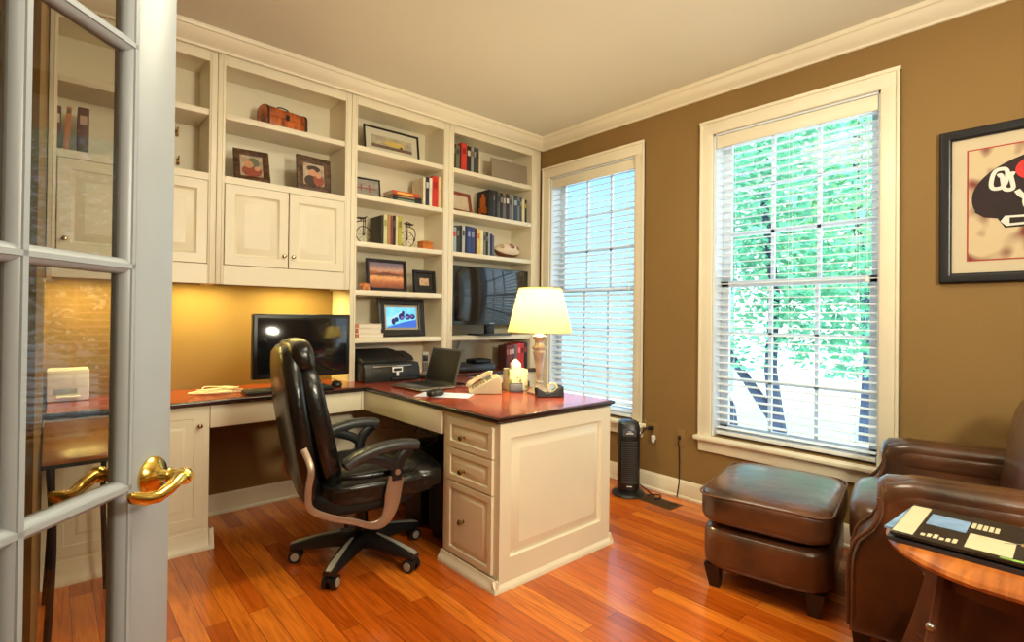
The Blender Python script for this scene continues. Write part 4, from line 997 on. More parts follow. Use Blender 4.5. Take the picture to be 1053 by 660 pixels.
def row(group, x, y, z, specs, gap=0.0012):
    for s_ in specs:
        label, t, h, d, col = s_[:5]; band = s_[5] if len(s_) > 5 else None
        dy = s_[6] if len(s_) > 6 else 0.0
        book(label, group, (x, y+dy, z+0.0006), t, h, d, col, band); x += t+gap
    return x
BK, RED, CRMC, NAV, GRY = (24, 22, 22), (196, 52, 34), (232, 214, 170), (28, 34, 66), (92, 92, 96)
g = 'books on the top corner shelf'
row(g, 2.260, 3.235, 2.310, [
    ('black book against the left upright on the top corner shelf', 0.020, 0.185, 0.15, BK, (110, 104, 90)),
    ('olive grey book between the black and dark maroon books, top corner shelf', 0.034, 0.182, 0.15, (112, 104, 76), (70, 62, 40)),
    ('thin dark maroon book just left of the bright red one, top corner shelf', 0.014, 0.190, 0.15, (52, 24, 22)),
    ('bright red tall book on the top corner shelf', 0.050, 0.208, 0.16, (206, 52, 38), (150, 30, 26)),
    ('black book with white spine lettering right of the bright red book', 0.040, 0.196, 0.15, (34, 30, 32), (210, 204, 190)),
    ('pale grey book on the top corner shelf', 0.024, 0.200, 0.15, (150, 146, 136), (96, 92, 84)),
    ('dark slate book on the top corner shelf, right of the pale grey one', 0.022, 0.200, 0.15, (58, 60, 66), (160, 158, 150)),
    ('dark grey book second from the right end of the top corner shelf row', 0.028, 0.197, 0.15, (78, 74, 72), (44, 44, 44)),
    ('thin cream book ending the row on the top corner shelf', 0.012, 0.170, 0.14, CRMC)])
gp = thing('grey_panel', 'plain grey panel leaning at the right end of the top corner shelf', 'panel', (2.852, 3.262, 2.3106), (-0.05, 0, 0))
part('board', B().box(-0.196, 0.196, 0, 0.012, 0, 0.172, 0.002), mat('warm_grey_card', S(150, 136, 116), 0.6, var=0.05), gp); part('support', B().box(-0.02, 0.02, 0.013, 0.018, 0.002, 0.13), BLACKM, gp)
wb = single('white_card', B().box(2.93, 3.04, 3.222, 3.256, 2.3106, 2.3136), PWHT, 'flat white card lying before the grey panel on the top corner shelf', 'card')
g = 'dark books on the second corner shelf'
xb = row(g, 2.600, 3.232, 1.993, [
    ('thick black book with orange figure on its cover, beside the brown frame', 0.046, 0.212, 0.15, BK, (40, 34, 32)),
    ('charcoal book right of the orange-figure book, second corner shelf', 0.022, 0.214, 0.15, (56, 54, 54), (120, 112, 100)),
    ('thin black book third from the left in the dark row', 0.022, 0.212, 0.15, (18, 18, 20)),
    ('grey green book fourth from the left in the dark row', 0.026, 0.206, 0.15, (86, 84, 76), (40, 40, 40)),
    ('black book with grey title fifth from the left in the dark row', 0.028, 0.205, 0.15, (26, 26, 28), (140, 136, 128)),
    ('grey book with pale lettering sixth from the left in the dark row', 0.032, 0.202, 0.15, (104, 98, 92), (190, 180, 166)),
    ('brown black book with white top block, middle of the dark row', 0.036, 0.208, 0.15, (44, 32, 30), (222, 210, 196)),
    ('mid grey book right of the white topped one in the dark row', 0.026, 0.200, 0.15, (110, 106, 104), (60, 58, 58)),
    ('silver grey thin book in the dark row', 0.018, 0.202, 0.15, (150, 146, 142)),
    ('teal grey thick book in the right half of the dark row', 0.044, 0.206, 0.15, (52, 66, 72), (150, 176, 178)),
    ('pale grey blue book right of the thick teal grey one', 0.024, 0.204, 0.15, (112, 118, 124), (50, 50, 56)),
    ('dark slate book before the cream book at the right of the dark row', 0.024, 0.204, 0.15, (60, 64, 72), (130, 130, 130)),
    ('cream book second from the right end of the dark row', 0.030, 0.190, 0.15, (222, 204, 150)),
    ('thin black book with yellow mark at the right end of the dark row', 0.022, 0.192, 0.15, (22, 20, 18), (206, 170, 50))])
b = B(); b.box(2.5985, 2.5998, 3.27, 3.34, 2.03, 2.15).box(2.5985, 2.5998, 3.255, 3.285, 2.02, 2.07).box(2.5985, 2.5998, 3.325, 3.355, 2.02, 2.07).box(2.5985, 2.5998, 3.29, 3.32, 2.15, 2.18)
for o in C.objects:
    if o.get('label', '').startswith('thick black book with orange'): part('cover_figure', b, cmat((214, 110, 30), 'print'), o, world=True)
g = 'books on the third corner shelf'
row(g, 2.256, 3.232, 1.679, [
    ('pale blue grey book against the left upright on the football shelf', 0.036, 0.188, 0.15, (150, 166, 172), (200, 60, 60)),
    ('dark olive book second from the left on the football shelf', 0.030, 0.200, 0.15, (48, 46, 34), (130, 120, 90)),
    ('black book third from the left on the football shelf', 0.020, 0.205, 0.15, (20, 20, 22)),
    ('pale grey book with dark lettering on the football shelf', 0.026, 0.208, 0.15, (188, 186, 184), (60, 60, 70)),
    ('dark navy book left of the blue book on the football shelf', 0.020, 0.208, 0.15, (24, 28, 52)),
    ('blue book in the middle of the row on the football shelf', 0.034, 0.208, 0.15, (48, 66, 122), (150, 160, 200)),
    ('indigo book right of the blue book on the football shelf', 0.036, 0.206, 0.15, (58, 60, 110), (140, 140, 180)),
    ('dark brown thin book left of the yellow book on the football shelf', 0.018, 0.200, 0.15, (46, 34, 30)),
    ('yellow tan book with orange foot on the football shelf', 0.034, 0.200, 0.15, (220, 186, 100), (214, 120, 50)),
    ('cream book right of the yellow tan one on the football shelf', 0.030, 0.198, 0.15, (230, 216, 170)),
    ('sage grey shorter book right of the cream book on the football shelf', 0.026, 0.188, 0.14, (120, 122, 96), (70, 70, 60)),
    ('black shorter book on the football shelf, right of the sage one', 0.022, 0.182, 0.14, (24, 24, 26), (110, 106, 110)),
    ('pale grey thin shorter book on the football shelf', 0.016, 0.178, 0.14, (170, 168, 170)),
    ('navy shorter book second from the right in the football shelf row', 0.024, 0.174, 0.14, (32, 38, 76)),
    ('grey shortest book ending the row before the football', 0.018, 0.164, 0.14, (110, 110, 118))])
g = 'game cases by the lamp'
row(g, 2.80, 3.228, ZT, [
    ('dark red case at the left of the cases behind the tissue box', 0.030, 0.198, 0.10, (84, 44, 38), (190, 90, 80)),
    ('brown red case second of the cases behind the tissue box', 0.030, 0.200, 0.10, (130, 40, 36), (200, 180, 160)),
    ('plum case third of the cases behind the tissue box', 0.030, 0.204, 0.10, (100, 48, 56), (210, 196, 190)),
    ('grey case between the plum and scarlet cases', 0.030, 0.206, 0.14, (120, 100, 96)),
    ('scarlet case fifth of the cases behind the tissue box', 0.036, 0.214, 0.14, (208, 44, 44), (240, 130, 120)),
    ('scarlet case with dark lettering sixth of the cases behind the tissue box', 0.036, 0.212, 0.14, (196, 40, 44), (70, 16, 20)),
    ('dark brown case at the right end of the cases behind the tissue box', 0.040, 0.218, 0.14, (46, 28, 24), (150, 60, 50))])
g = 'books at the right end of the frame shelf'
row(g, 1.996, 3.234, 1.991, [
    ('thin cream book left of the navy lettered one, right end of the shelf', 0.020, 0.200, 0.15, (228, 216, 178)),
    ('navy book with white lettering beside the tall red book', 0.030, 0.206, 0.15, (44, 44, 70), (206, 206, 210)),
    ('white book between the navy and tall red books', 0.024, 0.206, 0.15, (236, 226, 200)),
    ('tall red book with a thick spine at the right end of the shelf', 0.052, 0.224, 0.16, (204, 46, 30), (160, 30, 24)),
    ('cream book against the right upright beside the tall red book', 0.026, 0.226, 0.16, (226, 204, 150))])
def flatbook(label, group, loc, w, d, t, col, rz=0.0, band=None):
    # lying flat, spine towards the viewer
    r = thing('book', label, 'book', loc, rz, group); e = 0.002
    b = B(); b.box(0, w, 0, d, 0, e); b.box(0, w, 0, d, t-e, t); b.box(0, w, -0.001, e, 0, t)
    part('cover', b, cmat(col), r); part('pages', B().box(0.003, w-0.003, e, d-0.003, e, t-e), PAGES, r)
    if band: part('spine_lettering', B().box(w*0.15, w*0.75, -0.0018, -0.0008, t*0.25, t*0.75), cmat(band, 'print'), r)
g = 'flat stack of books'
z = 1.9916
flatbook('teal black book at the bottom of the flat stack', g, (1.758, 3.238, z), 0.232, 0.15, 0.022, (34, 44, 44), 0.02, (120, 140, 120))
flatbook('dark brown book in the middle of the flat stack', g, (1.762, 3.244, z+0.0223), 0.225, 0.15, 0.022, (50, 32, 26), -0.03, (160, 130, 90))
flatbook('orange red book on top of the flat stack', g, (1.766, 3.250, z+0.0446), 0.214, 0.14, 0.028, (214, 74, 34), 0.03, (240, 190, 90))
g = 'books between the bicycle bookends'
x = row(g, 1.676, 3.240, 1.678, [
    ('thick dark brown book beside the left bicycle bookend', 0.016, 0.196, 0.17, (46, 38, 30)),
    ('cream green book second between the bicycle bookends', 0.026, 0.204, 0.17, (206, 204, 150), (150, 150, 70)),
    ('tan brown book third between the bicycle bookends', 0.024, 0.206, 0.17, (176, 130, 84)),
    ('rust red thin book fourth between the bicycle bookends', 0.016, 0.204, 0.17, (130, 62, 44)),
    ('black book fifth between the bicycle bookends', 0.020, 0.206, 0.17, (22, 22, 24), (90, 90, 86)),
    ('beige book sixth between the bicycle bookends', 0.018, 0.204, 0.17, (220, 200, 150)),
    ('yellow green book beside the right bicycle bookend', 0.028, 0.208, 0.17, (176, 172, 56), (120, 118, 30))])
def endbook(label, loc, w, d, t, col, spine):
    # lying flat with its spine to the left and page edge to the viewer
    r = thing('book', label, 'book', loc, 0, 'pale books beside the digital frame'); e = 0.003
    b = B(); b.box(0, w, 0, d, 0, e); b.box(0, w, 0, d, t-e, t); part('cover', b, cmat(col), r)
    part('spine', B().box(-0.001, 0.022, -0.0005, d+0.0005, 0, t, 0.004), cmat(spine), r); part('pages', B().box(0.02, w-0.004, 0.003, d-0.003, e, t-e), mat('white_page_edges', S(232, 222, 204), 0.8, var=0.05, scale=3, stretch=(1, 1, 80)), r)
endbook('pale book at the bottom of the stack beside the glowing frame', (1.502, 3.235, 1.0436), 0.200, 0.15, 0.028, (220, 200, 166), (190, 110, 70))
endbook('thick white paged book in the middle of the stack beside the glowing frame', (1.500, 3.240, 1.0720), 0.188, 0.15, 0.036, (226, 206, 180), (176, 84, 50))
endbook('tan book on top of the stack beside the glowing frame', (1.503, 3.238, 1.1084), 0.186, 0.15, 0.028, (222, 196, 160), (200, 120, 80))
g = 'books behind the door glass'
row(g, -0.004, 3.245, zsh, [
    ('dark maroon lettered book at the left behind the door glass', 0.030, 0.205, 0.15, (70, 22, 22), (210, 200, 180))])
book('orange brown book leaning between two maroon books behind the door glass', g, (0.034, 3.245, zsh+0.001), 0.020, 0.21, 0.15, (190, 110, 50), (40, 26, 20), (0, math.radians(3), 0), bands=((0.85, 0.95),))
book('maroon book standing alone at the right behind the door glass', g, (0.086, 3.242, zsh+0.0008), 0.042, 0.218, 0.16, (84, 26, 26), (190, 160, 140))

# ------------------------------------------------------------------ picture frames on the shelves
WOODF = mat('carved_dark_wood', S(58, 36, 22), 0.45, scale=40, bump=0.5, bscale=90, col2=S(104, 70, 44))
BLKF = mat('black_wood_frame', S(28, 22, 20), 0.35, var=0.15); BRNF = mat('red_brown_frame', S(128, 58, 30), 0.4, var=0.2)
def photo_frame(label, loc, rz, w, h, bw, fm, photo_m, art=None, matm=None, mw=0.0, lean_=0.16, group='framed photographs on the shelves', depth=0.018):
    r = thing('photo_frame', label, 'picture frame', loc, (-lean_, 0, rz), group)
    fr = pictframe(r, (-w/2, 0, 0), (1, 0, 0), (0, 0, 1), (0, -1, 0), w, h, bw, depth, fm)
    part('backing', B().box(-w/2+0.004, w/2-0.004, 0.0005, 0.005, 0.004, h-0.004), BLACKM, r)
    if matm: part('mat_board', B().box(-w/2+bw*0.9, w/2-bw*0.9, -0.004, 0.0003, bw*0.9, h-bw*0.9), matm, r)
    a = bw+mw if mw else bw*0.9
    ph_ = part('photograph', B().box(-w/2+a, w/2-a, -0.0055, -0.0035 if matm else 0.0003, a, h-a), photo_m, r)
    if art: art(ph_, w-2*a, h-2*a, a)
    # easel leg at the back
    s_ = math.sin(lean_)
    part('easel_leg', B().loft([[(x_, y_, z_) for x_, y_ in ((-0.014, yy), (0.014, yy), (0.014, yy+0.003), (-0.014, yy+0.003))] for yy, z_ in ((0.006, h*0.62), (0.006+h*0.22, 0.006+h*0.20*s_))]), BLACKM, r)
    return r
def el(b, u, v, ru, rv, y): b.loft([[(u+ru*math.cos(2*PI*k/16), yy, v+rv*math.sin(2*PI*k/16)) for k in range(16)] for yy in (y, y-0.0008)])
SKIN = mat('photo_skin', S(206, 150, 116), 0.6); REDC = mat('photo_red', S(150, 74, 58), 0.6, var=0.2, scale=40); DKH = mat('photo_dark_hair', S(66, 50, 40), 0.6); TEAL = mat('photo_grey_green', S(112, 116, 96), 0.6)
PBG = mat('photo_pale_ground', S(176, 156, 132), 0.6, var=0.35, scale=34)
def art_mother(p, w, h, a):
    b = B(); el(b, 0.0, a+h*0.28, w*0.42, h*0.26, -0.0056); part('red_clothing', b, REDC, p)
    b = B(); el(b, w*0.08, a+h*0.66, w*0.26, h*0.22, -0.0062); part('hair', b, TEAL, p)
    b = B(); el(b, -w*0.12, a+h*0.56, w*0.20, h*0.17, -0.0070); el(b, w*0.22, a+h*0.40, w*0.12, h*0.10, -0.0070); part('face', b, SKIN, p)
def art_pair(p, w, h, a):
    b = B(); el(b, -w*0.12, a+h*0.22, w*0.30, h*0.24, -0.0056); part('dark_clothing', b, DKH, p)
    b = B(); el(b, w*0.22, a+h*0.30, w*0.24, h*0.26, -0.0062); part('pink_clothing', b, REDC, p)
    b = B(); el(b, 0, a+h*0.76, w*0.30, h*0.13, -0.0056); part('hair', b, DKH, p)
    b = B(); el(b, -w*0.05, a+h*0.58, w*0.17, h*0.15, -0.0070); el(b, w*0.20, a+h*0.50, w*0.14, h*0.12, -0.0074); part('face', b, SKIN, p)
photo_frame('carved dark frame tilted on the cabinet ledge, portrait in red', (0.868, 3.265, zsh+0.001), -0.12, 0.190, 0.222, 0.034, WOODF, PBG, art_mother, lean_=0.44)
photo_frame('carved dark upright frame right of the tilted one, two faces', (1.222, 3.262, zsh+0.001), 0.10, 0.218, 0.218, 0.040, WOODF, PBG, art_pair, lean_=0.08)
GREYM = mat('pale_mat', S(208, 202, 180), 0.7, var=0.02)
LAND = mat('photo_sky', S(150, 140, 140), 0.6, scale=14, col2=S(196, 184, 140), stretch=(1, 1, 3))
def art_land(p, w, h, a):
    b = B(); b.box(-w/2, w/2, -0.0066, -0.0050, a, a+h*0.25); part('hills', b, mat('photo_brown_hills', S(110, 86, 68), 0.6, var=0.3, scale=30), p)
    b = B(); el(b, w*0.05, a+h*0.5, w*0.25, h*0.22, -0.0060); part('lit_cloud', b, mat('photo_gold', S(214, 184, 96), 0.6), p)
    b = B(); el(b, w*0.22, a+h*0.30, w*0.03, h*0.12, -0.0070); part('tower', b, DKH, p)
photo_frame('wide black frame with small landscape in a pale mat, top shelf', (1.802, 3.33, 2.308), -0.02, 0.425, 0.200, 0.011, BLKF, LAND, art_land, GREYM, 0.045, 0.14)
def art_flag(p, w, h, a):
    b = B(); b.box(-w*0.42, w*0.42, -0.0066, -0.005, a+h*0.42, a+h*0.50).box(-w*0.2, -w*0.15, -0.0066, -0.005, a+h*0.25, a+h*0.7).box(w*0.1, w*0.16, -0.0066, -0.005, a+h*0.2, a+h*0.72); part('red_figures', b, mat('photo_dull_red', S(150, 84, 80), 0.6), p)
photo_frame('small dark framed grey photograph at the left end of the flat stack shelf', (1.590, 3.30, 1.992), -0.10, 0.200, 0.132, 0.009, BLKF, mat('photo_grey', S(150, 142, 132), 0.6, var=0.2, scale=30), art_flag)
SUNS = bpy.data.materials.new('sunset_photo'); SUNS.use_nodes = True
nt = SUNS.node_tree; N = nt.nodes; L = nt.links; p_ = N['Principled BSDF']; p_.inputs['Roughness'].default_value = 0.35
tc = N.new('ShaderNodeTexCoord'); sx_ = N.new('ShaderNodeSeparateXYZ'); L.new(tc.outputs['Generated'], sx_.inputs[0]); rp = N.new('ShaderNodeValToRGB')
e = rp.color_ramp.elements; e[0].position = 0; e[0].color = S(120, 66, 44); e[1].position = 1; e[1].color = S(112, 104, 128)
for q, c in ((0.25, (190, 112, 70)), (0.42, (238, 176, 116)), (0.52, (130, 72, 50)), (0.6, (176, 108, 76)), (0.68, (206, 158, 132)), (0.85, (140, 118, 126))):
    k = e.new(q); k.color = S(*c)
nz = N.new('ShaderNodeTexNoise'); nz.inputs['Scale'].default_value = 30; ad = N.new('ShaderNodeMath'); ad.operation = 'MULTIPLY_ADD'; ad.inputs[1].default_value = 0.22; L.new(tc.outputs['Object'], nz.inputs['Vector'])
L.new(nz.outputs['Fac'], ad.inputs[0]); sb = N.new('ShaderNodeMath'); sb.operation = 'SUBTRACT'; sb.inputs[1].default_value = 0.11; L.new(sx_.outputs['Z'], ad.inputs[2]); L.new(ad.outputs[0], sb.inputs[0])
L.new(sb.outputs[0], rp.inputs['Fac']); L.new(rp.outputs['Color'], p_.inputs['Base Color'])
def art_stadium(p, w, h, a):
    b = B(); b.loft([[(u, yy, a+h*v) for u, v in ((-w*0.42, 0.50), (-w*0.3, 0.56), (0, 0.62), (w*0.3, 0.56), (w*0.42, 0.50), (w*0.3, 0.49), (0, 0.52), (-w*0.3, 0.49))] for yy in (-0.0056, -0.0064)]); part('stadium_rim', b, mat('photo_rust', S(110, 58, 40), 0.5), p)
photo_frame('black frame with wide orange sunset stadium photograph', (1.746, 3.285, 1.360), 0.0, 0.305, 0.222, 0.022, BLKF, SUNS, art_stadium, lean_=0.10)
photo_frame('small square black frame with pale centre, right of the sunset photograph', (2.052, 3.29, 1.360), 0.04, 0.192, 0.165, 0.022, BLKF, mat('photo_tan_pink', S(196, 160, 130), 0.6, var=0.3, scale=60), None, mat('dark_mat', S(34, 30, 28), 0.7), 0.034, 0.10)
photo_frame('red brown frame with pale picture at the left end of the dark books', (2.383, 3.30, 1.994), 0.12, 0.225, 0.168, 0.026, BRNF, mat('photo_pale_wash', S(206, 186, 156), 0.4, var=0.1, scale=8), None, lean_=0.20)
EMB = mat('screen_sky_blue', S(90, 190, 235), 0.3, emit=S(70, 170, 235), estr=0.75, scale=10, col2=S(150, 220, 240))
def art_bike(p, w, h, a):
    def em(n, c): return mat(n, S(*c), 0.4, emit=S(*c), estr=0.7)
    b = B(); b.loft([[(u*w/2, yy, a+h*v) for u, v in ((-1, 0.0), (1, 0.0), (1, 0.40), (0.2, 0.28), (-0.55, 0.12))] for yy in (-0.0056, -0.0062)]); part('track', b, em('screen_deep_blue', (48, 96, 200)), p)
    b = B(); b.loft([[(u*w/2, yy, a+h*v) for u, v in ((-1.0, 0.1), (-0.6, 0.18), (0.1, 0.74), (0.0, 0.82), (-0.7, 0.52), (-1, 0.5))] for yy in (-0.0056, -0.0060)]); part('pale_streak', b, em('screen_pale_blue', (150, 200, 240)), p)
    b = B()
    for u, v, ru, rv in ((-0.55, 0.30, 0.13, 0.16), (-0.35, 0.40, 0.14, 0.12), (0.0, 0.55, 0.20, 0.17), (0.12, 0.74, 0.10, 0.10), (0.42, 0.54, 0.18, 0.15), (0.75, 0.55, 0.18, 0.13)): el(b, u*w/2, a+h*v, ru*w/2, rv*h, -0.0066)
    part('racing_motorbike', b, em('screen_navy', (34, 30, 80)), p)
    b = B(); el(b, 0.02*w, a+h*0.50, 0.05*w, 0.06*h, -0.0074); el(b, 0.2*w, a+h*0.52, 0.05*w, 0.05*h, -0.0074); el(b, 0.36*w, a+h*0.56, 0.04*w, 0.05*h, -0.0074); part('violet_fairing', b, em('screen_violet', (110, 90, 180)), p)
photo_frame('black digital frame glowing blue with a racing motorbike picture', (1.872, 3.29, 1.044), 0.0, 0.365, 0.270, 0.048, BLKF, EMB, art_bike, mat('silver_mat', S(176, 166, 146), 0.5), 0.016, 0.12, depth=0.024)

# ------------------------------------------------------------------ ornaments on the shelves
CHW = mat('orange_wood_chest', S(120, 50, 20), 0.4, scale=3, stretch=(14, 3, 3), col2=S(206, 106, 44)); STRAP = mat('dark_leather_strap', S(52, 28, 18), 0.5, var=0.2, scale=20)
cx = thing('wooden_chest', 'small orange brown wooden chest with domed lid on the top shelf', 'chest', (1.05, 3.325, 2.3086), math.radians(10))
w_, d_, h_ = 0.130, 0.062, 0.062
part('body', B().box(-w_, w_, -d_, d_, 0, h_, 0.003), CHW, cx)
prof = [(-d_, h_+0.001)] + [(d_*math.cos(PI-PI*k/10), h_+0.030+0.038*math.sin(PI*k/10)) for k in range(11)] + [(d_, h_+0.001)]
ld = part('lid', B().puff(prof, -w_, w_, 0.003, lambda u, v, t: (t, u, v), 2), CHW, cx)
for x_ in (-w_+0.004, w_-0.018):
    b = B(); b.puff([(u*1.03, h_+(v-h_)*1.03+0.0005) for u, v in prof], x_, x_+0.016, 0.002, lambda u, v, t: (t, u, v), 2); b.box(x_, x_+0.016, -d_-0.002, d_+0.002, 0.001, h_, 0.002); part('strap', b, STRAP, cx)
part('latch', B().box(-0.010, 0.010, -d_-0.006, -d_+0.001, h_-0.006, h_+0.026, 0.003), BLACKM, cx)
part('handle', B().tube(smooth([(-0.035, 0, h_+0.064), (-0.032, 0, h_+0.078), (0, 0, h_+0.084), (0.032, 0, h_+0.078), (0.035, 0, h_+0.064)]), 0.004, 7), BLACKM, ld)
IRON = mat('dark_iron', S(58, 44, 36), 0.45, metal=0.6, var=0.2)
def bicycle(label, loc, flip, rz):
    r = thing('bicycle_bookend', label, 'bookend', loc, rz, 'bicycle bookends'); s_ = -1 if flip else 1
    def wheel(n, x_, z_, rad):
        b = B(); b.tube([(x_+rad*math.cos(2*PI*k/28), 0, z_+rad*math.sin(2*PI*k/28)) for k in range(28)], 0.003, 7, closed=True)
        for k in range(8): b.cyl((x_, 0, z_), (x_+rad*math.cos(PI*k/4), 0, z_+rad*math.sin(PI*k/4)), 0.0009, n=5)
        b.cyl((x_, -0.008, z_), (x_, 0.008, z_), 0.006, n=10); part(n, b, IRON, r)
    wheel('large_wheel', 0, 0.058, 0.055); 
    b = B()
    b.cyl((0, 0.012, 0.058), (s_*0.004, 0.012, 0.172), 0.003, n=7); b.cyl((0, -0.012, 0.058), (s_*0.004, -0.012, 0.172), 0.003, n=7); b.cyl((s_*0.004, -0.013, 0.150), (s_*0.004, 0.013, 0.150), 0.004, n=7)
    b.tube(smooth([(s_*0.004, 0, 0.150), (s_*-0.05, 0, 0.138), (s_*-0.066, 0, 0.10), (s_*-0.060, 0, 0.05)]), 0.0035, 7); part('frame', b, IRON, r)
    part('handlebar', B().tube(smooth([(s_*-0.01, -0.035, 0.166), (s_*0.010, -0.025, 0.176), (s_*0.004, 0, 0.174), (s_*0.010, 0.025, 0.176), (s_*-0.01, 0.035, 0.166)]), 0.003, 7), IRON, r)
    part('saddle', B().ell((s_*-0.022, 0, 0.166), (0.030, 0.012, 0.007), 2.4, 6).cyl((s_*-0.022, 0, 0.145), (s_*-0.022, 0, 0.165), 0.003, n=7), IRON, r)
    return r
bicycle('iron bicycle bookend at the left of the shelf row', (1.572, 3.29, 1.6786), False, 0.05)
bicycle('iron bicycle bookend at the right of the shelf row, by the orange box', (1.892, 3.275, 1.6786), True, -0.1)
ob = thing('orange_box', 'small orange tan box in the right corner of the bicycle shelf', 'box', (2.085, 3.34, 1.6786), 0.12)
OBM = mat('orange_card', S(206, 120, 50), 0.6, var=0.15, scale=20)
part('box', B().box(-0.045, 0.045, -0.035, 0.035, 0, 0.052, 0.004), OBM, ob); part('lid', B().box(-0.047, 0.047, -0.037, 0.037, 0.052, 0.068, 0.005), OBM, ob)
tr = thing('toy_figurine', 'tiny orange brown tortoise ornament left of the sunset frame', 'ornament', (1.572, 3.258, 1.3612), 0.05)
TOM = mat('amber_glaze', S(196, 120, 66), 0.3, var=0.35, scale=60)
b = B(); b.ell((0, 0, 0.026), (0.030, 0.024, 0.024), 2.4, 7); part('shell', b, TOM, tr)
part('head', B().ell((-0.036, -0.004, 0.030), (0.013, 0.010, 0.011), 2, 5), TOM, tr)
for sx in (-1, 1):
    for sy in (-1, 1): part('leg', B().cyl((sx*0.02, sy*0.015, 0), (sx*0.018, sy*0.013, 0.018), 0.007, n=8), TOM, tr)
# football
fbm = mat('football_white', S(226, 206, 178), 0.5, var=0.05, bump=0.15, bscale=300); fbb = mat('football_brown', S(120, 66, 44), 0.5, bump=0.2, bscale=300)
ft = thing('football', 'white and brown souvenir football lying beside the books', 'football', (2.882, 3.325, 1.6796), 0.05)
def fball(z0_, z1_, dr):
    b = B(); rings = []
    n = 28
    return b
b = B(); rings = []
for k in range(21):
    t = -1+2*k/20; rr = 0.066*max(0.0, (1-abs(t)**2.1))**0.62
    rings.append([(t*0.142, rr*math.cos(2*PI*j/24), 0.072+rr*0.95*math.sin(2*PI*j/24)) for j in range(24)])
b.loft(rings); fo = part('panels_white', b, fbm, ft)
b = B(); rings = []
for k in range(21):
    t = -1+2*k/20; rr = 0.0675*max(0.0, (1-abs(t)**2.1))**0.62
    rings.append([(t*0.143, rr*math.cos(a), 0.072+rr*0.95*math.sin(a)) for a in [math.radians(180+38+104*j/12) for j in range(13)]])
b.loft(rings, False, False); 
part('panels_brown', b, fbb, ft)
def onball(u, v, lift=0.001):
    # u along the ball, v angle around (degrees from the front, up positive)
    t = u/0.142; rr = (0.066+lift)*max(0.0, (1-abs(t)**2.1))**0.62; a = math.radians(180-v+90+90) 
    return (u, -rr*math.cos(math.radians(v)), 0.072+rr*0.95*math.sin(math.radians(v)))
CRIM = mat('football_crimson', S(130, 44, 40), 0.5)
b = B()
for ring_ in ([(-0.018, 42), (-0.008, 52), (0.008, 52), (0.018, 42), (0.018, 24), (0.008, 14), (-0.008, 14), (-0.018, 24)],):
    b.tube([onball(u, v) for u, v in ring_], 0.0032, 6, closed=True)
b.tube([onball(u, v) for u, v in ((0.0, 44), (0.0, 26), (0.006, 20), (0.022, 20), (0.028, 26), (0.028, 44))], 0.0032, 6)
part('football_letters', b, CRIM, fo)
b = B()
for u0 in (-0.095, 0.085): part('end_mark', B().tube([onball(u0+0.012*math.cos(a), 30+18*math.sin(a)) for a in [2*PI*k/12 for k in range(12)]], 0.004, 6, closed=True), mat('football_tan_mark', S(150, 100, 66), 0.5), fo)
# brass hooks on the back panel
def hook(label, x_, z_):
    r = thing('brass_hook', label, 'hook', (x_, YW-0.0145, z_), 0, 'brass hooks in the open cabinet'); r.scale = (0.8, 1, 0.85); BR2 = mat('aged_brass', S(150, 116, 58), 0.35, metal=0.7)
    part('plate', B().box(-0.010, 0.010, -0.004, 0, -0.022, 0.022, 0.003), BR2, r)
    b = B(); b.tube(smooth([(0, -0.003, 0.012), (0, -0.022, 0.014), (0, -0.034, 0.03)]), [0.004]*8+[0.006], 7)
    b.tube(smooth([(0, -0.003, -0.008), (0, -0.018, -0.022), (0, -0.034, -0.014), (0, -0.036, 0.004)]), 0.004, 7); part('prong', b, BR2, r)
hook('upper brass coat hook in the open cabinet beside the glazed door', 0.524, 2.215)
hook('lower brass coat hook in the open cabinet beside the glazed door', 0.531, 2.055)
# things seen through the door glass
wp = thing('desktop_box', 'white desktop device at the far left end of the worktop, behind the door glass', 'device', (0.075, 3.40, ZT+0.0006))
part('case', B().box(-0.085, 0.075, -0.07, 0.07, 0, 0.155, 0.008), WHITEP, wp); part('slot', B().box(-0.06, 0.03, -0.0725, -0.069, 0.035, 0.065, 0.002), mat('slot_grey', S(150, 148, 142), 0.4), wp)
part('output_tray', B().box(-0.05, 0.04, -0.10, -0.069, 0.018, 0.028, 0.003), WHITEP, wp)
tn = thing('console_table', 'narrow brown topped console with black metal legs, seen through the door glass', 'console table', (0.10, 2.50, 0))
part('tabletop', B().box(-0.115, 0.105, -0.37, 0.37, 0.722, 0.738, 0.004), mat('console_brown', S(150, 92, 52), 0.25, scale=2, var=0.2, stretch=(10, 2, 2)), tn)
part('edge', B().box(-0.117, 0.108, -0.373, 0.373, 0.712, 0.7215, 0.002), BLACKM, tn)
for x_ in (-0.095, 0.088):
    for y_ in (-0.35, 0.35): part('leg', B().tube(smooth([(x_, y_, 0.712), (x_*0.9, y_*0.98, 0.45), (x_*1.08, y_*1.02, 0.0)]), 0.010, 8), BLACKM, tn)

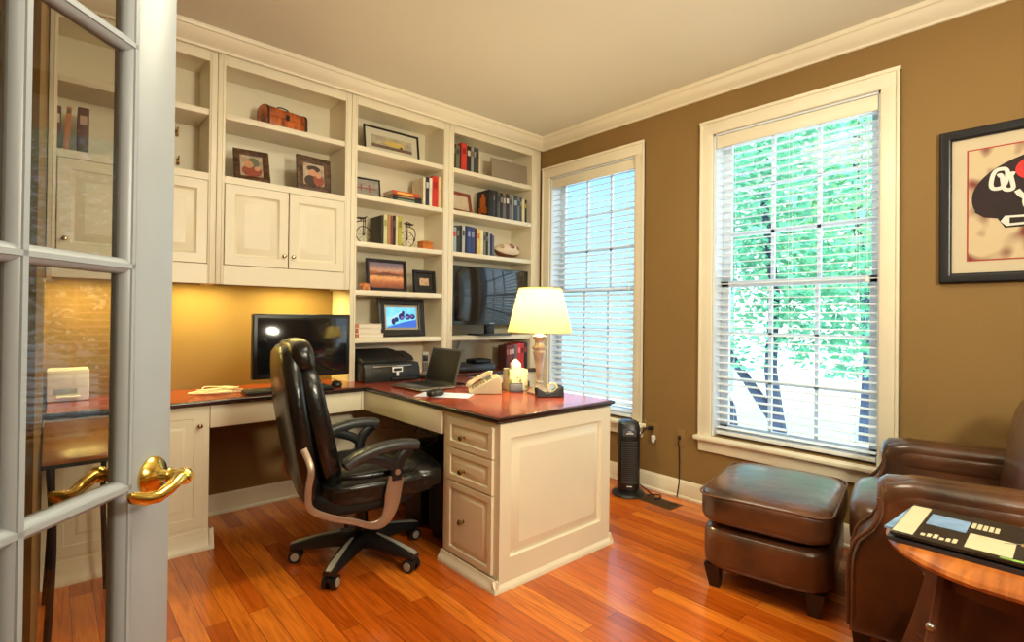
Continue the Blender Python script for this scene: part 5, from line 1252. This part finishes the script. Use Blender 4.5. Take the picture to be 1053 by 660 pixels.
# ------------------------------------------------------------------ lights
def light(name, kind, loc, energy, col, **kw):
    d = bpy.data.lights.new(name, kind); d.energy = energy; d.color = col
    tgt = kw.pop('target', None)
    for k, v in kw.items(): setattr(d, k, v)
    o = bpy.data.objects.new(name, d); C.objects.link(o); o.location = loc
    if tgt: o.rotation_euler = (Vector(tgt)-Vector(loc)).to_track_quat('-Z', 'Y').to_euler()
    return o
light('lamp_bulb_light', 'POINT', (lx, ly, ZT+0.50), 64, (1.0, 0.80, 0.40), shadow_soft_size=0.04)
for k, x_ in enumerate((0.12, 0.62, 1.14)):
    light('under_cabinet_light', 'AREA', (x_, 3.33, 1.350), 4.8, (1.0, 0.83, 0.25), shape='RECTANGLE', size=0.34, size_y=0.05, target=(x_, 3.40, 0.7))
light('overhead_fill', 'AREA', (1.45, 1.25, 2.66), 36, (1.0, 0.93, 0.68), shape='DISK', size=1.1, target=(1.45, 1.25, 0))  # added overhead fill for room ambience, not a known fixture
light('ceiling_wash_fill', 'AREA', (1.1, -0.8, 1.75), 64, (1.0, 0.93, 0.70), shape='DISK', size=0.5, target=(1.8, 1.3, 2.7))  # added unseen uplight to brighten the ceiling, no real lamp stands here
light('hall_light', 'AREA', (-0.15, -0.9, 2.5), 9, (1.0, 0.90, 0.66), shape='RECTANGLE', size=0.9, size_y=0.5, target=(1.2, 2.4, 0.9))
light('sun', 'SUN', (8, 2, 10), 3.0, (1, 0.97, 0.9), angle=0.05, target=(10, 4, 0))

w = bpy.data.worlds.new('sky'); bpy.context.scene.world = w; w.use_nodes = True
nt = w.node_tree; N = nt.nodes; L = nt.links; bg = N['Background']
tc = N.new('ShaderNodeTexCoord'); sx_ = N.new('ShaderNodeSeparateXYZ'); L.new(tc.outputs['Generated'], sx_.inputs[0])
rp = N.new('ShaderNodeValToRGB'); e = rp.color_ramp.elements
e[0].position = 0.0; e[0].color = (0.74, 0.90, 1.0, 1); e[1].position = 0.7; e[1].color = (0.56, 0.80, 1.0, 1)
L.new(sx_.outputs['Z'], rp.inputs['Fac']); L.new(rp.outputs['Color'], bg.inputs['Color']); bg.inputs['Strength'].default_value = 3.0

# ------------------------------------------------------------------ camera
F, CY, HC, PIT, ROL = 535.756, 321.175, 1.1966, 0.0075, 0.0111
a = math.radians(45)-0.0605
fw = Vector((math.sin(a), math.cos(a), 0)); rt_ = Vector((math.cos(a), -math.sin(a), 0)); up = Vector((0, 0, 1))
fw, up = fw*math.cos(PIT)+up*math.sin(PIT), up*math.cos(PIT)-fw*math.sin(PIT)
rt2 = rt_*math.cos(ROL)+up*math.sin(ROL); up2 = up*math.cos(ROL)-rt_*math.sin(ROL)
cd_ = bpy.data.cameras.new('camera'); cam = bpy.data.objects.new('camera', cd_); C.objects.link(cam)
cam.matrix_world = Matrix(((rt2.x, up2.x, -fw.x, 0), (rt2.y, up2.y, -fw.y, 0), (rt2.z, up2.z, -fw.z, HC), (0, 0, 0, 1)))
cd_.sensor_width = 36; cd_.lens = F/1053*36; cd_.shift_y = -(330-CY)/1053; cd_.clip_start = 0.02
sc = bpy.context.scene; sc.camera = cam
sc.view_settings.view_transform = 'Standard'; sc.view_settings.look = 'None'; sc.view_settings.exposure = -0.02
sc.cycles.use_denoising = True; sc.cycles.max_bounces = 8; sc.cycles.transparent_max_bounces = 16; sc.cycles.sample_clamp_indirect = 4
